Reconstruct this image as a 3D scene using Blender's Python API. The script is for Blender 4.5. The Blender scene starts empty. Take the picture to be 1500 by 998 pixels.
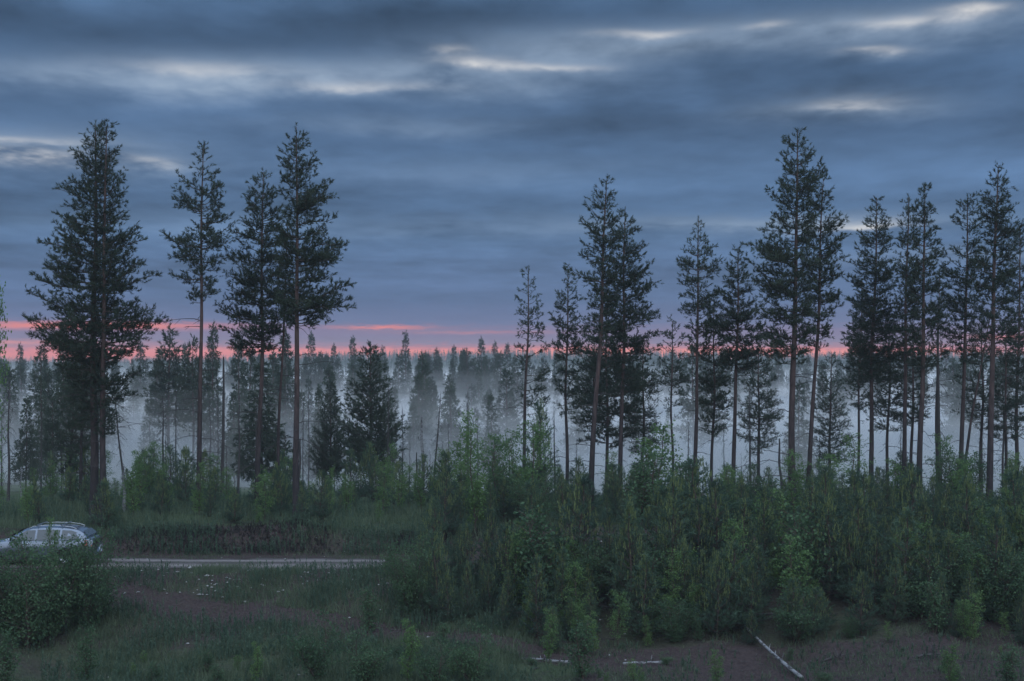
import bpy, math, random
import numpy as np
from mathutils import Vector, noise as mnoise

# ------------------------------------------------------------------ camera, sky, sun, exposure
S = bpy.context.scene
COL = S.collection
R = math.radians
F = 2083.0                       # focal length in photograph pixels (1500 wide, 50 mm lens)
HZ = 523.0                       # horizon row of the photograph
CZ = 7.6                         # eye height above the road

cam_d = bpy.data.cameras.new('camera')
cam_d.lens = 50.0; cam_d.sensor_width = 36.0
cam_d.shift_y = (HZ - 499.0) / 1500.0
cam_d.clip_start = 0.1; cam_d.clip_end = 20000.0
cam_d.dof.use_dof = True; cam_d.dof.focus_distance = 66.0; cam_d.dof.aperture_fstop = 1.0
cam = bpy.data.objects.new('camera', cam_d); COL.objects.link(cam)
cam.location = (0, 0, CZ); cam.rotation_euler = (R(90), 0, 0)
S.camera = cam

S.render.engine = 'CYCLES'
S.cycles.use_denoising = True
S.cycles.denoiser = 'OPENIMAGEDENOISE'
S.cycles.max_bounces = 8; S.cycles.diffuse_bounces = 2; S.cycles.glossy_bounces = 2
S.cycles.transmission_bounces = 3; S.cycles.volume_bounces = 6; S.cycles.transparent_max_bounces = 6
S.cycles.caustics_reflective = False; S.cycles.caustics_refractive = False
S.cycles.use_adaptive_sampling = True; S.cycles.adaptive_threshold = 0.006
S.view_settings.view_transform = 'Standard'; S.view_settings.look = 'None'
S.view_settings.exposure = 1.0; S.view_settings.gamma = 1.0
S.view_settings.use_curve_mapping = False


class E:
    """tiny expression helper over math nodes"""
    nt = None
    def __init__(s, sock): s.s = sock
    @staticmethod
    def op(o, a, b=None, c=None):
        n = E.nt.nodes.new('ShaderNodeMath'); n.operation = o
        for i, v in enumerate((a, b, c)):
            if v is None: continue
            if isinstance(v, E): E.nt.links.new(v.s, n.inputs[i])
            else: n.inputs[i].default_value = v
        return E(n.outputs[0])
    def __add__(s, o): return E.op('ADD', s, o)
    def __radd__(s, o): return E.op('ADD', s, o)
    def __sub__(s, o): return E.op('SUBTRACT', s, o)
    def __rsub__(s, o): return E.op('SUBTRACT', o, s)
    def __mul__(s, o): return E.op('MULTIPLY', s, o)
    def __rmul__(s, o): return E.op('MULTIPLY', s, o)
    def __truediv__(s, o): return E.op('DIVIDE', s, o)
    def __neg__(s): return E.op('MULTIPLY', s, -1.0)


def lin(r, g, b):
    f = lambda c: (c / 255 / 12.92) if c / 255 <= 0.04045 else ((c / 255 + 0.055) / 1.055) ** 2.4
    return (f(r), f(g), f(b), 1.0)


def make_world():
    w = bpy.data.worlds.new('World'); S.world = w; w.use_nodes = True
    nt = w.node_tree; nt.nodes.clear(); E.nt = nt
    N = nt.nodes.new; L = nt.links.new
    out = N('ShaderNodeOutputWorld'); bg = N('ShaderNodeBackground'); bg.inputs[1].default_value = 0.5
    L(bg.outputs[0], out.inputs[0])
    tc = N('ShaderNodeTexCoord'); sp = N('ShaderNodeSeparateXYZ'); L(tc.outputs['Generated'], sp.inputs[0])
    x, y, z = (E(sp.outputs[i]) for i in range(3))
    az = E.op('ARCTAN2', x, y) * (180 / math.pi)
    el = E.op('ARCSINE', z) * (180 / math.pi)

    def noise(sx, sy, detail, rough, seed, dist=0.0, scale=1.0):
        cb = N('ShaderNodeCombineXYZ')
        a = az * sx; b = el * sy
        L(a.s, cb.inputs[0]); L(b.s, cb.inputs[1]); cb.inputs[2].default_value = seed
        t = N('ShaderNodeTexNoise'); t.inputs['Scale'].default_value = scale
        t.inputs['Detail'].default_value = detail; t.inputs['Roughness'].default_value = rough
        t.inputs['Distortion'].default_value = dist
        L(cb.outputs[0], t.inputs['Vector'])
        return E(t.outputs[0])

    zc = E.op('MAXIMUM', z, 0.0) + 0.055
    cx, cy = x / zc, y / zc                       # a flat cloud deck seen in perspective
    def deck(scale, detail, rough, seed, dist=0.0, sx=1.15):
        cb = N('ShaderNodeCombineXYZ'); L((cx * sx).s, cb.inputs[0]); L(cy.s, cb.inputs[1]); cb.inputs[2].default_value = seed
        t = N('ShaderNodeTexNoise'); t.inputs['Scale'].default_value = scale
        t.inputs['Detail'].default_value = detail; t.inputs['Roughness'].default_value = rough; t.inputs['Distortion'].default_value = dist
        L(cb.outputs[0], t.inputs['Vector']); return E(t.outputs[0])
    n_big = deck(0.8, 3, 0.5, 3.1, 0.2, 0.7)
    n_mid = deck(1.7, 5, 0.52, 8.4, 0.2, 1.4)
    n_fine = deck(4.6, 5, 0.55, 1.7, 0.25, 1.6)
    n_wisp = deck(11.0, 4, 0.55, 6.3, 0.2, 1.7)
    warp = (n_mid - 0.5) * 3.0 + (n_fine - 0.5) * 0.8
    warp2 = (noise(0.09, 0.5, 3, 0.55, 5.5) - 0.5) * 9.0

    # clear colour of the dusk sky by elevation
    ramp = N('ShaderNodeValToRGB'); cr = ramp.color_ramp
    stops = [(-3, (88, 100, 118)), (-0.3, (150, 112, 122)), (0.0, (250, 120, 98)), (0.2, (248, 106, 96)), (0.36, (178, 96, 114)),
             (0.62, (124, 104, 134)), (0.9, (124, 108, 142)), (1.12, (120, 110, 144)), (1.4, (100, 110, 148)),
             (2.3, (86, 108, 146)), (5, (84, 113, 150)), (9, (80, 108, 144)), (14, (76, 104, 138)), (20, (78, 105, 138))]
    lo, hi = -3.0, 20.0
    e_w = el + (n_fine - 0.5) * 0.7
    t = (e_w - lo) / (hi - lo)
    L(t.s, ramp.inputs[0])
    while len(cr.elements) < len(stops): cr.elements.new(0.5)
    for e, (deg, c) in zip(cr.elements, stops):
        e.position = (deg - lo) / (hi - lo); e.color = lin(*c)

    # cloud light: bands of thicker and thinner cloud
    val = 1.0 + (n_big - 0.5) * 1.2 + (n_mid - 0.5) * 0.85 + (n_fine - 0.5) * 0.32 + (n_wisp - 0.5) * 0.12 - 0.03
    up = E.op('SMOOTH_MIN', E.op('MAXIMUM', (el - 1.2) / 2.5, 0.0), 1.0, 0.3)      # streak strength grows above the horizon band
    val = 1.0 + (val - 1.0) * up

    def blob(px, py, sx, sy, wy=1.0):
        a0 = math.degrees(math.atan((px - 750) / F)); e0 = math.degrees(math.atan((HZ - py) / F * math.cos(R(a0))))
        k = 180 / math.pi / F
        da = (az + warp2 * 0.25 - a0) / (sx * k)
        de = (el + warp * 0.42 * wy - e0) / (sy * k)
        q = da * da + de * de
        return E.op('POWER', math.e, -q)
    br = core = None
    for (px, py, sx, sy, am) in [(80, 112, 260, 22, .45), (330, 108, 200, 24, .62), (560, 118, 200, 26, .62), (760, 95, 160, 26, .55), (900, 60, 220, 24, .50), (1150, 45, 160, 22, .42),
                                 (1370, 32, 170, 22, .60), (40, 215, 170, 26, .60), (215, 240, 60, 12, .45), (1240, 155, 120, 16, .42), (1280, 76, 70, 12, .35), (1180, 325, 230, 12, .42), (560, 185, 190, 14, .25),
                                 (900, 330, 300, 16, .18), (1380, 372, 160, 10, .25), (300, 330, 260, 16, .14), (700, 250, 260, 20, .12)]:
        b = blob(px, py, sx, sy) * am
        br = b if br is None else br + b
    for (px, py, sx, sy, am) in [(45, 233, 75, 9, .85), (215, 241, 32, 6, .5), (20, 206, 90, 7, .4), (700, 94, 45, 8, .7), (660, 76, 24, 7, .5), (520, 128, 90, 7, .4), (300, 102, 110, 8, .35), (790, 98, 70, 6, .45), (950, 46, 60, 6, .45),
                                 (1420, 14, 36, 8, .9), (1340, 32, 60, 7, .5), (1285, 73, 34, 5, .5), (1250, 153, 50, 6, .45), (1265, 328, 55, 7, .6), (1130, 38, 30, 6, .4)]:
        b = blob(px, py, sx, sy) * am
        core = b if core is None else core + b
    dk = None
    for (px, py, sx, sy, am) in [(200, 45, 420, 40, .42), (560, 18, 260, 26, .30), (950, 70, 150, 14, .22), (1080, 170, 330, 40, .25),
                                 (900, 240, 300, 40, .10), (250, 300, 300, 34, .14), (60, 150, 220, 22, .16)]:
        b = blob(px, py, sx, sy, 1.5) * am
        dk = b if dk is None else dk + b
    br = br * E.op('MAXIMUM', (n_mid - 0.5) * 2.6 + (n_fine - 0.5) * 1.2 + 0.85, 0.1)
    core = core * E.op('MAXIMUM', (n_mid - 0.5) * 2.2 + (n_fine - 0.5) * 2.4 + 0.8, 0.05)
    val = val - dk
    # an overcast sky grows brighter towards the zenith
    zen = E.op('POWER', E.op('MAXIMUM', z - 0.22, 0.0), 1.0) * 3.2 + 1.0
    val = E.op('MAXIMUM', val, 0.3) * zen

    mul = N('ShaderNodeMix'); mul.data_type = 'RGBA'; mul.blend_type = 'MULTIPLY'; mul.inputs[0].default_value = 1.0
    cbv = N('ShaderNodeCombineXYZ')
    for i in range(3): L(val.s, cbv.inputs[i])
    L(ramp.outputs[0], mul.inputs[6]); L(cbv.outputs[0], mul.inputs[7])
    mixb = N('ShaderNodeMix'); mixb.data_type = 'RGBA'; mixb.blend_type = 'MIX'; mixb.clamp_factor = True
    L(E.op('MINIMUM', br, 1.0).s, mixb.inputs[0]); L(mul.outputs[2], mixb.inputs[6]); mixb.inputs[7].default_value = lin(146, 166, 190)
    mixc = N('ShaderNodeMix'); mixc.data_type = 'RGBA'; mixc.clamp_factor = True
    L(E.op('MINIMUM', core, 0.95).s, mixc.inputs[0]); L(mixb.outputs[2], mixc.inputs[6]); mixc.inputs[7].default_value = lin(226, 224, 222)
    # thin salmon streaks lying just over the horizon
    st = None
    for (px, py, sx, sy, am) in [(130, 479, 170, 5, .75), (560, 480, 60, 2.5, .6), (1480, 496, 60, 4, .6), (300, 513, 260, 4, .55),
                                 (800, 516, 260, 5.5, .85), (1180, 517, 340, 7, .85), (30, 503, 120, 3, .5), (700, 487, 120, 2, .2)]:
        a0 = math.degrees(math.atan((px - 750) / F)); e0 = math.degrees(math.atan((HZ - py) / F))
        k = 180 / math.pi / F
        da = (az - a0) / (sx * k); de = (el + (n_fine - 0.5) * 0.35 - e0) / (sy * k)
        b = E.op('POWER', math.e, -(da * da + de * de)) * am
        st = b if st is None else st + b
    mixs = N('ShaderNodeMix'); mixs.data_type = 'RGBA'; mixs.clamp_factor = True
    L(E.op('MINIMUM', st, 0.95).s, mixs.inputs[0]); L(mixc.outputs[2], mixs.inputs[6]); mixs.inputs[7].default_value = (1.2, 0.25, 0.13, 1)
    # what clear twilight air adds above the cloud
    sky = N('ShaderNodeTexSky'); sky.sky_type = 'NISHITA'; sky.sun_disc = False
    sky.sun_elevation = R(55.0); sky.sun_rotation = R(192.0)
    add = N('ShaderNodeMix'); add.data_type = 'RGBA'; add.blend_type = 'ADD'; add.inputs[0].default_value = 0.002
    L(mixs.outputs[2], add.inputs[6]); L(sky.outputs[0], add.inputs[7])
    L(add.outputs[2], bg.inputs[0])
    w.cycles.sampling_method = 'MANUAL'; w.cycles.sample_map_resolution = 512
make_world()

sun_d = bpy.data.lights.new('sun', 'SUN'); sun_d.energy = 1.15; sun_d.angle = R(110); sun_d.color = (0.86, 0.93, 1.0)
sun = bpy.data.objects.new('sun', sun_d); COL.objects.link(sun)
sun.rotation_euler = (R(35), 0, R(12)); sun.location = (0, 0, 60)


# ------------------------------------------------------------------ helpers
def X(px, Y): return (px - 750.0) / F * Y
def Zp(py, Y): return CZ - (py - HZ) / F * Y


_PY = [-60, 0, 8, 22, 31, 36, 43.5, 46.5, 50.2, 51.0, 54.5, 54.8, 55.5, 57.0, 61, 68, 80, 100, 150, 250, 420, 800, 1200, 1500]
_PZ = [6.4, 6.0, 5.0, 0.6, -1.3, -1.75, -1.7, -1.25, -0.08, 0.0, 0.0, 0.10, 0.62, 0.80, 0.85, 0.6, -0.6, -2.4, -5.6, -8.0, -8.0, -6.5, -2.0, 1.0]


def gz_arr(x, y):
    x = np.asarray(x, float); y = np.asarray(y, float)
    off = np.where((y > 54) & (y < 62), 0.35 * np.sin(x * 0.31 + 1.0) + 0.22 * np.sin(x * 0.83), 0.0)
    z = np.interp(y + off * np.clip((y - 54) / 1.0, 0, 1), _PY, _PZ)
    und = 0.17 * np.sin(x * 0.37 + y * 0.21) + 0.10 * np.sin(x * 0.9 - y * 0.55 + 2) + 0.05 * np.sin(x * 1.9 + y * 1.3)
    amp = np.clip(np.abs(y - 52.7) / 3.0 - 0.7, 0, 1)
    far = np.clip((y - 70) / 60, 0, 1)
    farh = np.clip((y - 500) / 600, 0, 1) * (4.0 * np.sin(x * 0.0031 + 0.6) + 2.0 * np.sin(x * 0.009 + 2))
    hum = 0.16 * np.exp(-((y - 56) / 1.3) ** 2) * (np.sin(x * 0.55 + 0.4) + 0.6 * np.sin(x * 1.25))
    return z + und * amp + far * 0.8 * np.sin(x * 0.045 + y * 0.03) + farh + hum * (y > 54.6)


def gz(x, y): return float(gz_arr(x, y))


def mesh_np(name, V, Fc, mats, smooth=False, mat_idx=None):
    """V (n,3); Fc (m,k) faces of one size k, or list of such"""
    me = bpy.data.meshes.new(name)
    V = np.asarray(V, np.float32).reshape(-1, 3)
    if not isinstance(Fc, list): Fc = [Fc]
    Fc = [np.asarray(f, np.int32) for f in Fc if len(f)]
    me.vertices.add(len(V)); me.vertices.foreach_set('co', V.ravel())
    tot = sum(f.size for f in Fc); npol = sum(len(f) for f in Fc)
    me.loops.add(tot); me.polygons.add(npol)
    li = np.concatenate([f.ravel() for f in Fc])
    ls = np.concatenate([np.full(len(f), f.shape[1], np.int32) for f in Fc])
    st = np.concatenate([[0], np.cumsum(ls)[:-1]]).astype(np.int32)
    me.loops.foreach_set('vertex_index', li)
    me.polygons.foreach_set('loop_start', st)
    if not isinstance(mats, (list, tuple)): mats = [mats]
    for m in mats: me.materials.append(m)
    if mat_idx is not None: me.polygons.foreach_set('material_index', np.asarray(mat_idx, np.int32))
    if smooth: me.polygons.foreach_set('use_smooth', np.ones(npol, bool))
    me.update(calc_edges=True); me.validate()
    return me


def link(name, me, parent=None, loc=(0, 0, 0), rot=(0, 0, 0), scale=(1, 1, 1)):
    o = bpy.data.objects.new(name, me); COL.objects.link(o)
    o.parent = parent; o.location = loc; o.rotation_euler = rot; o.scale = scale
    return o


def tag(o, label=None, cat=None, group=None, kind=None):
    if label: o['label'] = label
    if cat: o['category'] = cat
    if group: o['group'] = group
    if kind: o['kind'] = kind
    return o


def empty(name, loc, rz=0.0):
    o = bpy.data.objects.new(name, None); COL.objects.link(o)
    o.location = loc; o.rotation_euler = (0, 0, rz); o.empty_display_size = 0.3
    return o


def copy_tree(o, parent=None):
    c = o.copy(); COL.objects.link(c); c.parent = parent
    for ch in list(o.children): copy_tree(ch, c)
    return c


def tubes(paths, sides=5):
    """list of (pts (n,3), radii (n,)) -> V, quads (open tubes, capped by collapsing ends is left out for twigs)"""
    Vs, Qs, b = [], [], 0
    ang = np.arange(sides) * 2 * math.pi / sides
    ca, sa = np.cos(ang), np.sin(ang)
    j = np.arange(sides); j2 = (j + 1) % sides
    for P, rad in paths:
        P = np.asarray(P, float); n = len(P)
        T = np.gradient(P, axis=0); T /= (np.linalg.norm(T, axis=1)[:, None] + 1e-9)
        ref = np.array([0, 0, 1.0]) if abs(T[0, 2]) < 0.8 else np.array([1.0, 0, 0])
        U = np.cross(T, ref); U /= (np.linalg.norm(U, axis=1)[:, None] + 1e-9)
        W = np.cross(T, U)
        rad = np.asarray(rad, float)
        ring = P[:, None, :] + rad[:, None, None] * (ca[None, :, None] * U[:, None, :] + sa[None, :, None] * W[:, None, :])
        Vs.append(ring.reshape(-1, 3))
        i = np.arange(n - 1)[:, None] * sides + b
        Qs.append(np.stack([i + j, i + j2, i + sides + j2, i + sides + j], -1).reshape(-1, 4))
        b += n * sides
    return np.concatenate(Vs), np.concatenate(Qs)


def merge(parts):
    Vs, Fs, b = [], [], 0
    for V, Fc in parts:
        Vs.append(V); Fs.append(np.asarray(Fc) + b); b += len(V)
    return np.concatenate(Vs), np.concatenate(Fs)


def unit(A): return A / (np.linalg.norm(A, axis=-1, keepdims=True) + 1e-9)


def tufts(P, D, Ls, K, nl, nw, spread, rng, tjit=(0.1, 1.0)):
    """needle triangles round shoots starting at P along D"""
    P = np.asarray(P); D = unit(np.asarray(D)); n = len(P); Ls = np.asarray(Ls)
    t = rng.uniform(tjit[0], tjit[1], (n, K))
    C = P[:, None, :] + D[:, None, :] * (t * Ls[:, None])[..., None]
    perp = unit(np.cross(np.broadcast_to(D[:, None, :], (n, K, 3)), rng.normal(size=(n, K, 3))))
    a = rng.uniform(spread * 0.5, spread * 1.2, (n, K))[..., None]
    N = np.cos(a) * D[:, None, :] + np.sin(a) * perp
    Ln = nl * rng.uniform(0.7, 1.2, (n, K))[..., None]
    side = unit(np.cross(N, rng.normal(size=(n, K, 3)))) * (nw * 0.5)
    V = np.stack([C - side, C + side, C + N * Ln], 2).reshape(-1, 3)
    return V, np.arange(n * K * 3).reshape(-1, 3)


def leaves(P, size, rng, droop=0.35):
    """diamond leaves (quad, slightly folded) at P"""
    P = np.asarray(P); n = len(P)
    A = rng.normal(size=(n, 3)); A[:, 2] = A[:, 2] * 0.5 - droop; A = unit(A)
    B = unit(np.cross(A, rng.normal(size=(n, 3))))
    Nn = np.cross(A, B)
    s = size * rng.uniform(0.65, 1.25, (n, 1))
    V = np.stack([P, P + A * s * 0.5 + B * s * 0.36 + Nn * s * 0.06, P + A * s, P + A * s * 0.5 - B * s * 0.36 + Nn * s * 0.06], 1).reshape(-1, 3)
    return V, np.arange(n * 4).reshape(-1, 4)


# ------------------------------------------------------------------ materials
def new_mat(name):
    m = bpy.data.materials.new(name); m.use_nodes = True
    nt = m.node_tree; nt.nodes.clear(); E.nt = nt
    out = nt.nodes.new('ShaderNodeOutputMaterial')
    return m, nt, out


def foliage_mat(name, c1, c2, trans=0.3, scale=1.6, rough=0.7, hue_var=0.25):
    m, nt, out = new_mat(name); N = nt.nodes.new; L = nt.links.new
    geo = N('ShaderNodeNewGeometry'); oi = N('ShaderNodeObjectInfo')
    tn = N('ShaderNodeTexNoise'); tn.inputs['Scale'].default_value = scale; tn.inputs['Detail'].default_value = 3
    L(geo.outputs['Position'], tn.inputs['Vector'])
    f = E(geo.outputs['Random Per Island']) * 0.45 + (E(tn.outputs[0]) - 0.5) * 1.3 + 0.28 + (E(oi.outputs['Random']) - 0.5) * hue_var
    mx = N('ShaderNodeMix'); mx.data_type = 'RGBA'; mx.clamp_factor = True
    L(f.s, mx.inputs[0]); mx.inputs[6].default_value = (*c1, 1); mx.inputs[7].default_value = (*c2, 1)
    d = N('ShaderNodeBsdfPrincipled'); d.inputs['Roughness'].default_value = rough
    d.inputs['Specular IOR Level'].default_value = 0.25
    L(mx.outputs[2], d.inputs['Base Color'])
    tr = N('ShaderNodeBsdfTranslucent'); L(mx.outputs[2], tr.inputs[0])
    ms = N('ShaderNodeMixShader'); ms.inputs[0].default_value = trans
    L(d.outputs[0], ms.inputs[1]); L(tr.outputs[0], ms.inputs[2]); L(ms.outputs[0], out.inputs[0])
    return m


def bark_mat(name, low, high, z0, z1, scale=9.0, stretch=0.25, bump=0.5):
    """bark changing from low to high colour with height on the tree (local z, metres)"""
    m, nt, out = new_mat(name); N = nt.nodes.new; L = nt.links.new
    tc = N('ShaderNodeTexCoord'); mp = N('ShaderNodeMapping'); mp.inputs['Scale'].default_value = (scale, scale, scale * stretch)
    L(tc.outputs['Object'], mp.inputs['Vector'])
    tn = N('ShaderNodeTexNoise'); tn.inputs['Scale'].default_value = 1.0; tn.inputs['Detail'].default_value = 4
    L(mp.outputs[0], tn.inputs['Vector'])
    sp = N('ShaderNodeSeparateXYZ'); L(tc.outputs['Object'], sp.inputs[0])
    f = (E(sp.outputs[2]) - z0) / (z1 - z0) + (E(tn.outputs[0]) - 0.5) * 0.9
    mx = N('ShaderNodeMix'); mx.data_type = 'RGBA'; mx.clamp_factor = True
    L(f.s, mx.inputs[0]); mx.inputs[6].default_value = (*low, 1); mx.inputs[7].default_value = (*high, 1)
    mv = N('ShaderNodeMix'); mv.data_type = 'RGBA'; mv.blend_type = 'MULTIPLY'; mv.inputs[0].default_value = 1.0
    g = E(tn.outputs[0]) * 1.5 + 0.25
    cb = N('ShaderNodeCombineXYZ')
    for i in range(3): L(g.s, cb.inputs[i])
    L(mx.outputs[2], mv.inputs[6]); L(cb.outputs[0], mv.inputs[7])
    b = N('ShaderNodeBsdfPrincipled'); b.inputs['Roughness'].default_value = 0.9
    b.inputs['Specular IOR Level'].default_value = 0.2
    L(mv.outputs[2], b.inputs['Base Color'])
    bp = N('ShaderNodeBump'); bp.inputs['Strength'].default_value = bump; bp.inputs['Distance'].default_value = 0.03
    L(tn.outputs[0], bp.inputs['Height']); L(bp.outputs[0], b.inputs['Normal'])
    L(b.outputs[0], out.inputs[0])
    return m


def birch_bark():
    m, nt, out = new_mat('birch_bark'); N = nt.nodes.new; L = nt.links.new
    tc = N('ShaderNodeTexCoord'); mp = N('ShaderNodeMapping'); mp.inputs['Scale'].default_value = (6, 6, 14)
    L(tc.outputs['Object'], mp.inputs['Vector'])
    tn = N('ShaderNodeTexNoise'); tn.inputs['Scale'].default_value = 1.0; tn.inputs['Detail'].default_value = 5
    L(mp.outputs[0], tn.inputs['Vector'])
    rp = N('ShaderNodeValToRGB'); L(tn.outputs[0], rp.inputs[0])
    rp.color_ramp.elements[0].position = 0.40; rp.color_ramp.elements[0].color = (0.05, 0.045, 0.045, 1)
    rp.color_ramp.elements[1].position = 0.50; rp.color_ramp.elements[1].color = (0.25, 0.25, 0.255, 1)
    b = N('ShaderNodeBsdfPrincipled'); b.inputs['Roughness'].default_value = 0.75
    L(rp.outputs[0], b.inputs['Base Color']); L(b.outputs[0], out.inputs[0])
    return m


def plain_mat(name, c, rough=0.6, metal=0.0, spec=0.5, coat=0.0, var=0.0, vscale=8.0):
    m, nt, out = new_mat(name); N = nt.nodes.new; L = nt.links.new
    b = N('ShaderNodeBsdfPrincipled'); b.inputs['Roughness'].default_value = rough
    b.inputs['Metallic'].default_value = metal; b.inputs['Specular IOR Level'].default_value = spec
    b.inputs['Coat Weight'].default_value = coat; b.inputs['Coat Roughness'].default_value = 0.08
    tc = N('ShaderNodeTexCoord'); tn = N('ShaderNodeTexNoise'); tn.inputs['Scale'].default_value = vscale
    tn.inputs['Detail'].default_value = 4
    L(tc.outputs['Object'], tn.inputs['Vector'])
    mx = N('ShaderNodeMix'); mx.data_type = 'RGBA'
    L(tn.outputs[0], mx.inputs[0])
    mx.inputs[6].default_value = (*[v * (1 - var) for v in c], 1); mx.inputs[7].default_value = (*[min(1, v * (1 + var)) for v in c], 1)
    L(mx.outputs[2], b.inputs['Base Color']); L(b.outputs[0], out.inputs[0])
    return m


def ground_mat():
    m, nt, out = new_mat('forest_ground'); N = nt.nodes.new; L = nt.links.new
    geo = N('ShaderNodeNewGeometry')
    def nz(s, d=5):
        t = N('ShaderNodeTexNoise'); t.inputs['Scale'].default_value = s; t.inputs['Detail'].default_value = d
        L(geo.outputs['Position'], t.inputs['Vector']); return E(t.outputs[0])
    at = N('ShaderNodeAttribute'); at.attribute_name = 'moss'
    big, mid, fine = nz(0.22), nz(1.4), nz(9.0, 6)
    f = (E(at.outputs['Fac']) - 0.5) * 1.4 + (big - 0.5) * 1.6 + (mid - 0.5) * 1.2 + 0.5
    soil = N('ShaderNodeMix'); soil.data_type = 'RGBA'; L(E.op('MULTIPLY', fine, 1.0).s, soil.inputs[0])
    soil.inputs[6].default_value = (0.020, 0.015, 0.016, 1); soil.inputs[7].default_value = (0.095, 0.069, 0.065, 1)
    gr = N('ShaderNodeMix'); gr.data_type = 'RGBA'; L(fine.s, gr.inputs[0])
    gr.inputs[6].default_value = (0.022, 0.036, 0.020, 1); gr.inputs[7].default_value = (0.085, 0.115, 0.055, 1)
    mx = N('ShaderNodeMix'); mx.data_type = 'RGBA'; mx.clamp_factor = True
    L(f.s, mx.inputs[0]); L(soil.outputs[2], mx.inputs[6]); L(gr.outputs[2], mx.inputs[7])
    b = N('ShaderNodeBsdfPrincipled'); b.inputs['Roughness'].default_value = 0.95; b.inputs['Specular IOR Level'].default_value = 0.15
    bp = N('ShaderNodeBump'); bp.inputs['Strength'].default_value = 0.9; bp.inputs['Distance'].default_value = 0.12
    L((fine + mid).s, bp.inputs['Height']); L(bp.outputs[0], b.inputs['Normal'])
    L(mx.outputs[2], b.inputs['Base Color']); L(b.outputs[0], out.inputs[0])
    return m


def gravel_mat(name, c1, c2):
    m, nt, out = new_mat(name); N = nt.nodes.new; L = nt.links.new
    geo = N('ShaderNodeNewGeometry'); mp = N('ShaderNodeMapping'); mp.inputs['Scale'].default_value = (0.45, 2.2, 1)
    L(geo.outputs['Position'], mp.inputs['Vector'])
    a = N('ShaderNodeTexNoise'); a.inputs['Scale'].default_value = 1.0; a.inputs['Detail'].default_value = 4; L(mp.outputs[0], a.inputs['Vector'])
    v = N('ShaderNodeTexNoise'); v.inputs['Scale'].default_value = 14.0; v.inputs['Detail'].default_value = 5; L(geo.outputs['Position'], v.inputs['Vector'])
    at = N('ShaderNodeAttribute'); at.attribute_name = 'across'
    w = E.op('ABSOLUTE', E.op('ABSOLUTE', E(at.outputs['Fac'])) - 0.24) * 4.5      # packed wheel tracks are paler than centre and edges
    f = E(a.outputs[0]) * 1.2 + E(v.outputs[0]) * 1.0 - w * 0.9 - 0.25
    mx = N('ShaderNodeMix'); mx.data_type = 'RGBA'; mx.clamp_factor = True; L(f.s, mx.inputs[0])
    mx.inputs[6].default_value = (*c1, 1); mx.inputs[7].default_value = (*c2, 1)
    b = N('ShaderNodeBsdfPrincipled'); b.inputs['Roughness'].default_value = 0.9
    bp = N('ShaderNodeBump'); bp.inputs['Strength'].default_value = 0.8; bp.inputs['Distance'].default_value = 0.04
    L(v.outputs[0], bp.inputs['Height']); L(bp.outputs[0], b.inputs['Normal'])
    L(mx.outputs[2], b.inputs['Base Color']); L(b.outputs[0], out.inputs[0])
    return m


M = dict(
    pine=foliage_mat('pine_needles', (0.024, 0.040, 0.032), (0.072, 0.100, 0.064), 0.2, 1.3),
    spruce=foliage_mat('spruce_needles', (0.028, 0.046, 0.035), (0.075, 0.105, 0.066), 0.15, 1.0),
    young=foliage_mat('young_pine_needles', (0.032, 0.066, 0.052), (0.100, 0.165, 0.100), 0.25, 2.0, hue_var=0.5),
    candle=foliage_mat('pine_candles', (0.13, 0.18, 0.07), (0.22, 0.27, 0.11), 0.15, 2.0),
    birch=foliage_mat('birch_leaves', (0.085, 0.165, 0.060), (0.185, 0.300, 0.105), 0.42, 2.0, hue_var=0.4),
    willow=foliage_mat('willow_leaves', (0.048, 0.100, 0.052), (0.110, 0.190, 0.090), 0.35, 2.0, hue_var=0.4),
    grass=foliage_mat('grass_blades', (0.052, 0.082, 0.050), (0.165, 0.215, 0.125), 0.3, 0.8),
    weed=foliage_mat('weed_leaves', (0.050, 0.094, 0.064), (0.130, 0.195, 0.125), 0.3, 0.8),
    heath=foliage_mat('heather_sprigs', (0.022, 0.020, 0.020), (0.062, 0.056, 0.050), 0.1, 1.5),
    pine_bark=bark_mat('pine_bark', (0.046, 0.039, 0.041), (0.108, 0.072, 0.065), 2.0, 7.5),
    pine_twig=plain_mat('pine_twigs', (0.070, 0.055, 0.046), 0.9, var=0.3),
    dead=bark_mat('dead_wood', (0.075, 0.068, 0.068), (0.070, 0.062, 0.060), 1, 8, 7, 0.3),
    lichen=plain_mat('lichen_twigs', (0.045, 0.045, 0.040), 0.95, var=0.35),
    birch_bark=birch_bark(),
    stem=plain_mat('sapling_stems', (0.085, 0.060, 0.048), 0.85, var=0.3),
    ground=ground_mat(),
    gravel=gravel_mat('road_gravel', (0.055, 0.045, 0.042), (0.24, 0.208, 0.196)),
    track=gravel_mat('track_soil', (0.070, 0.048, 0.042), (0.17, 0.12, 0.10)),
    stone=plain_mat('pale_stone', (0.42, 0.41, 0.40), 0.85, var=0.3, vscale=20),
)

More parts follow.
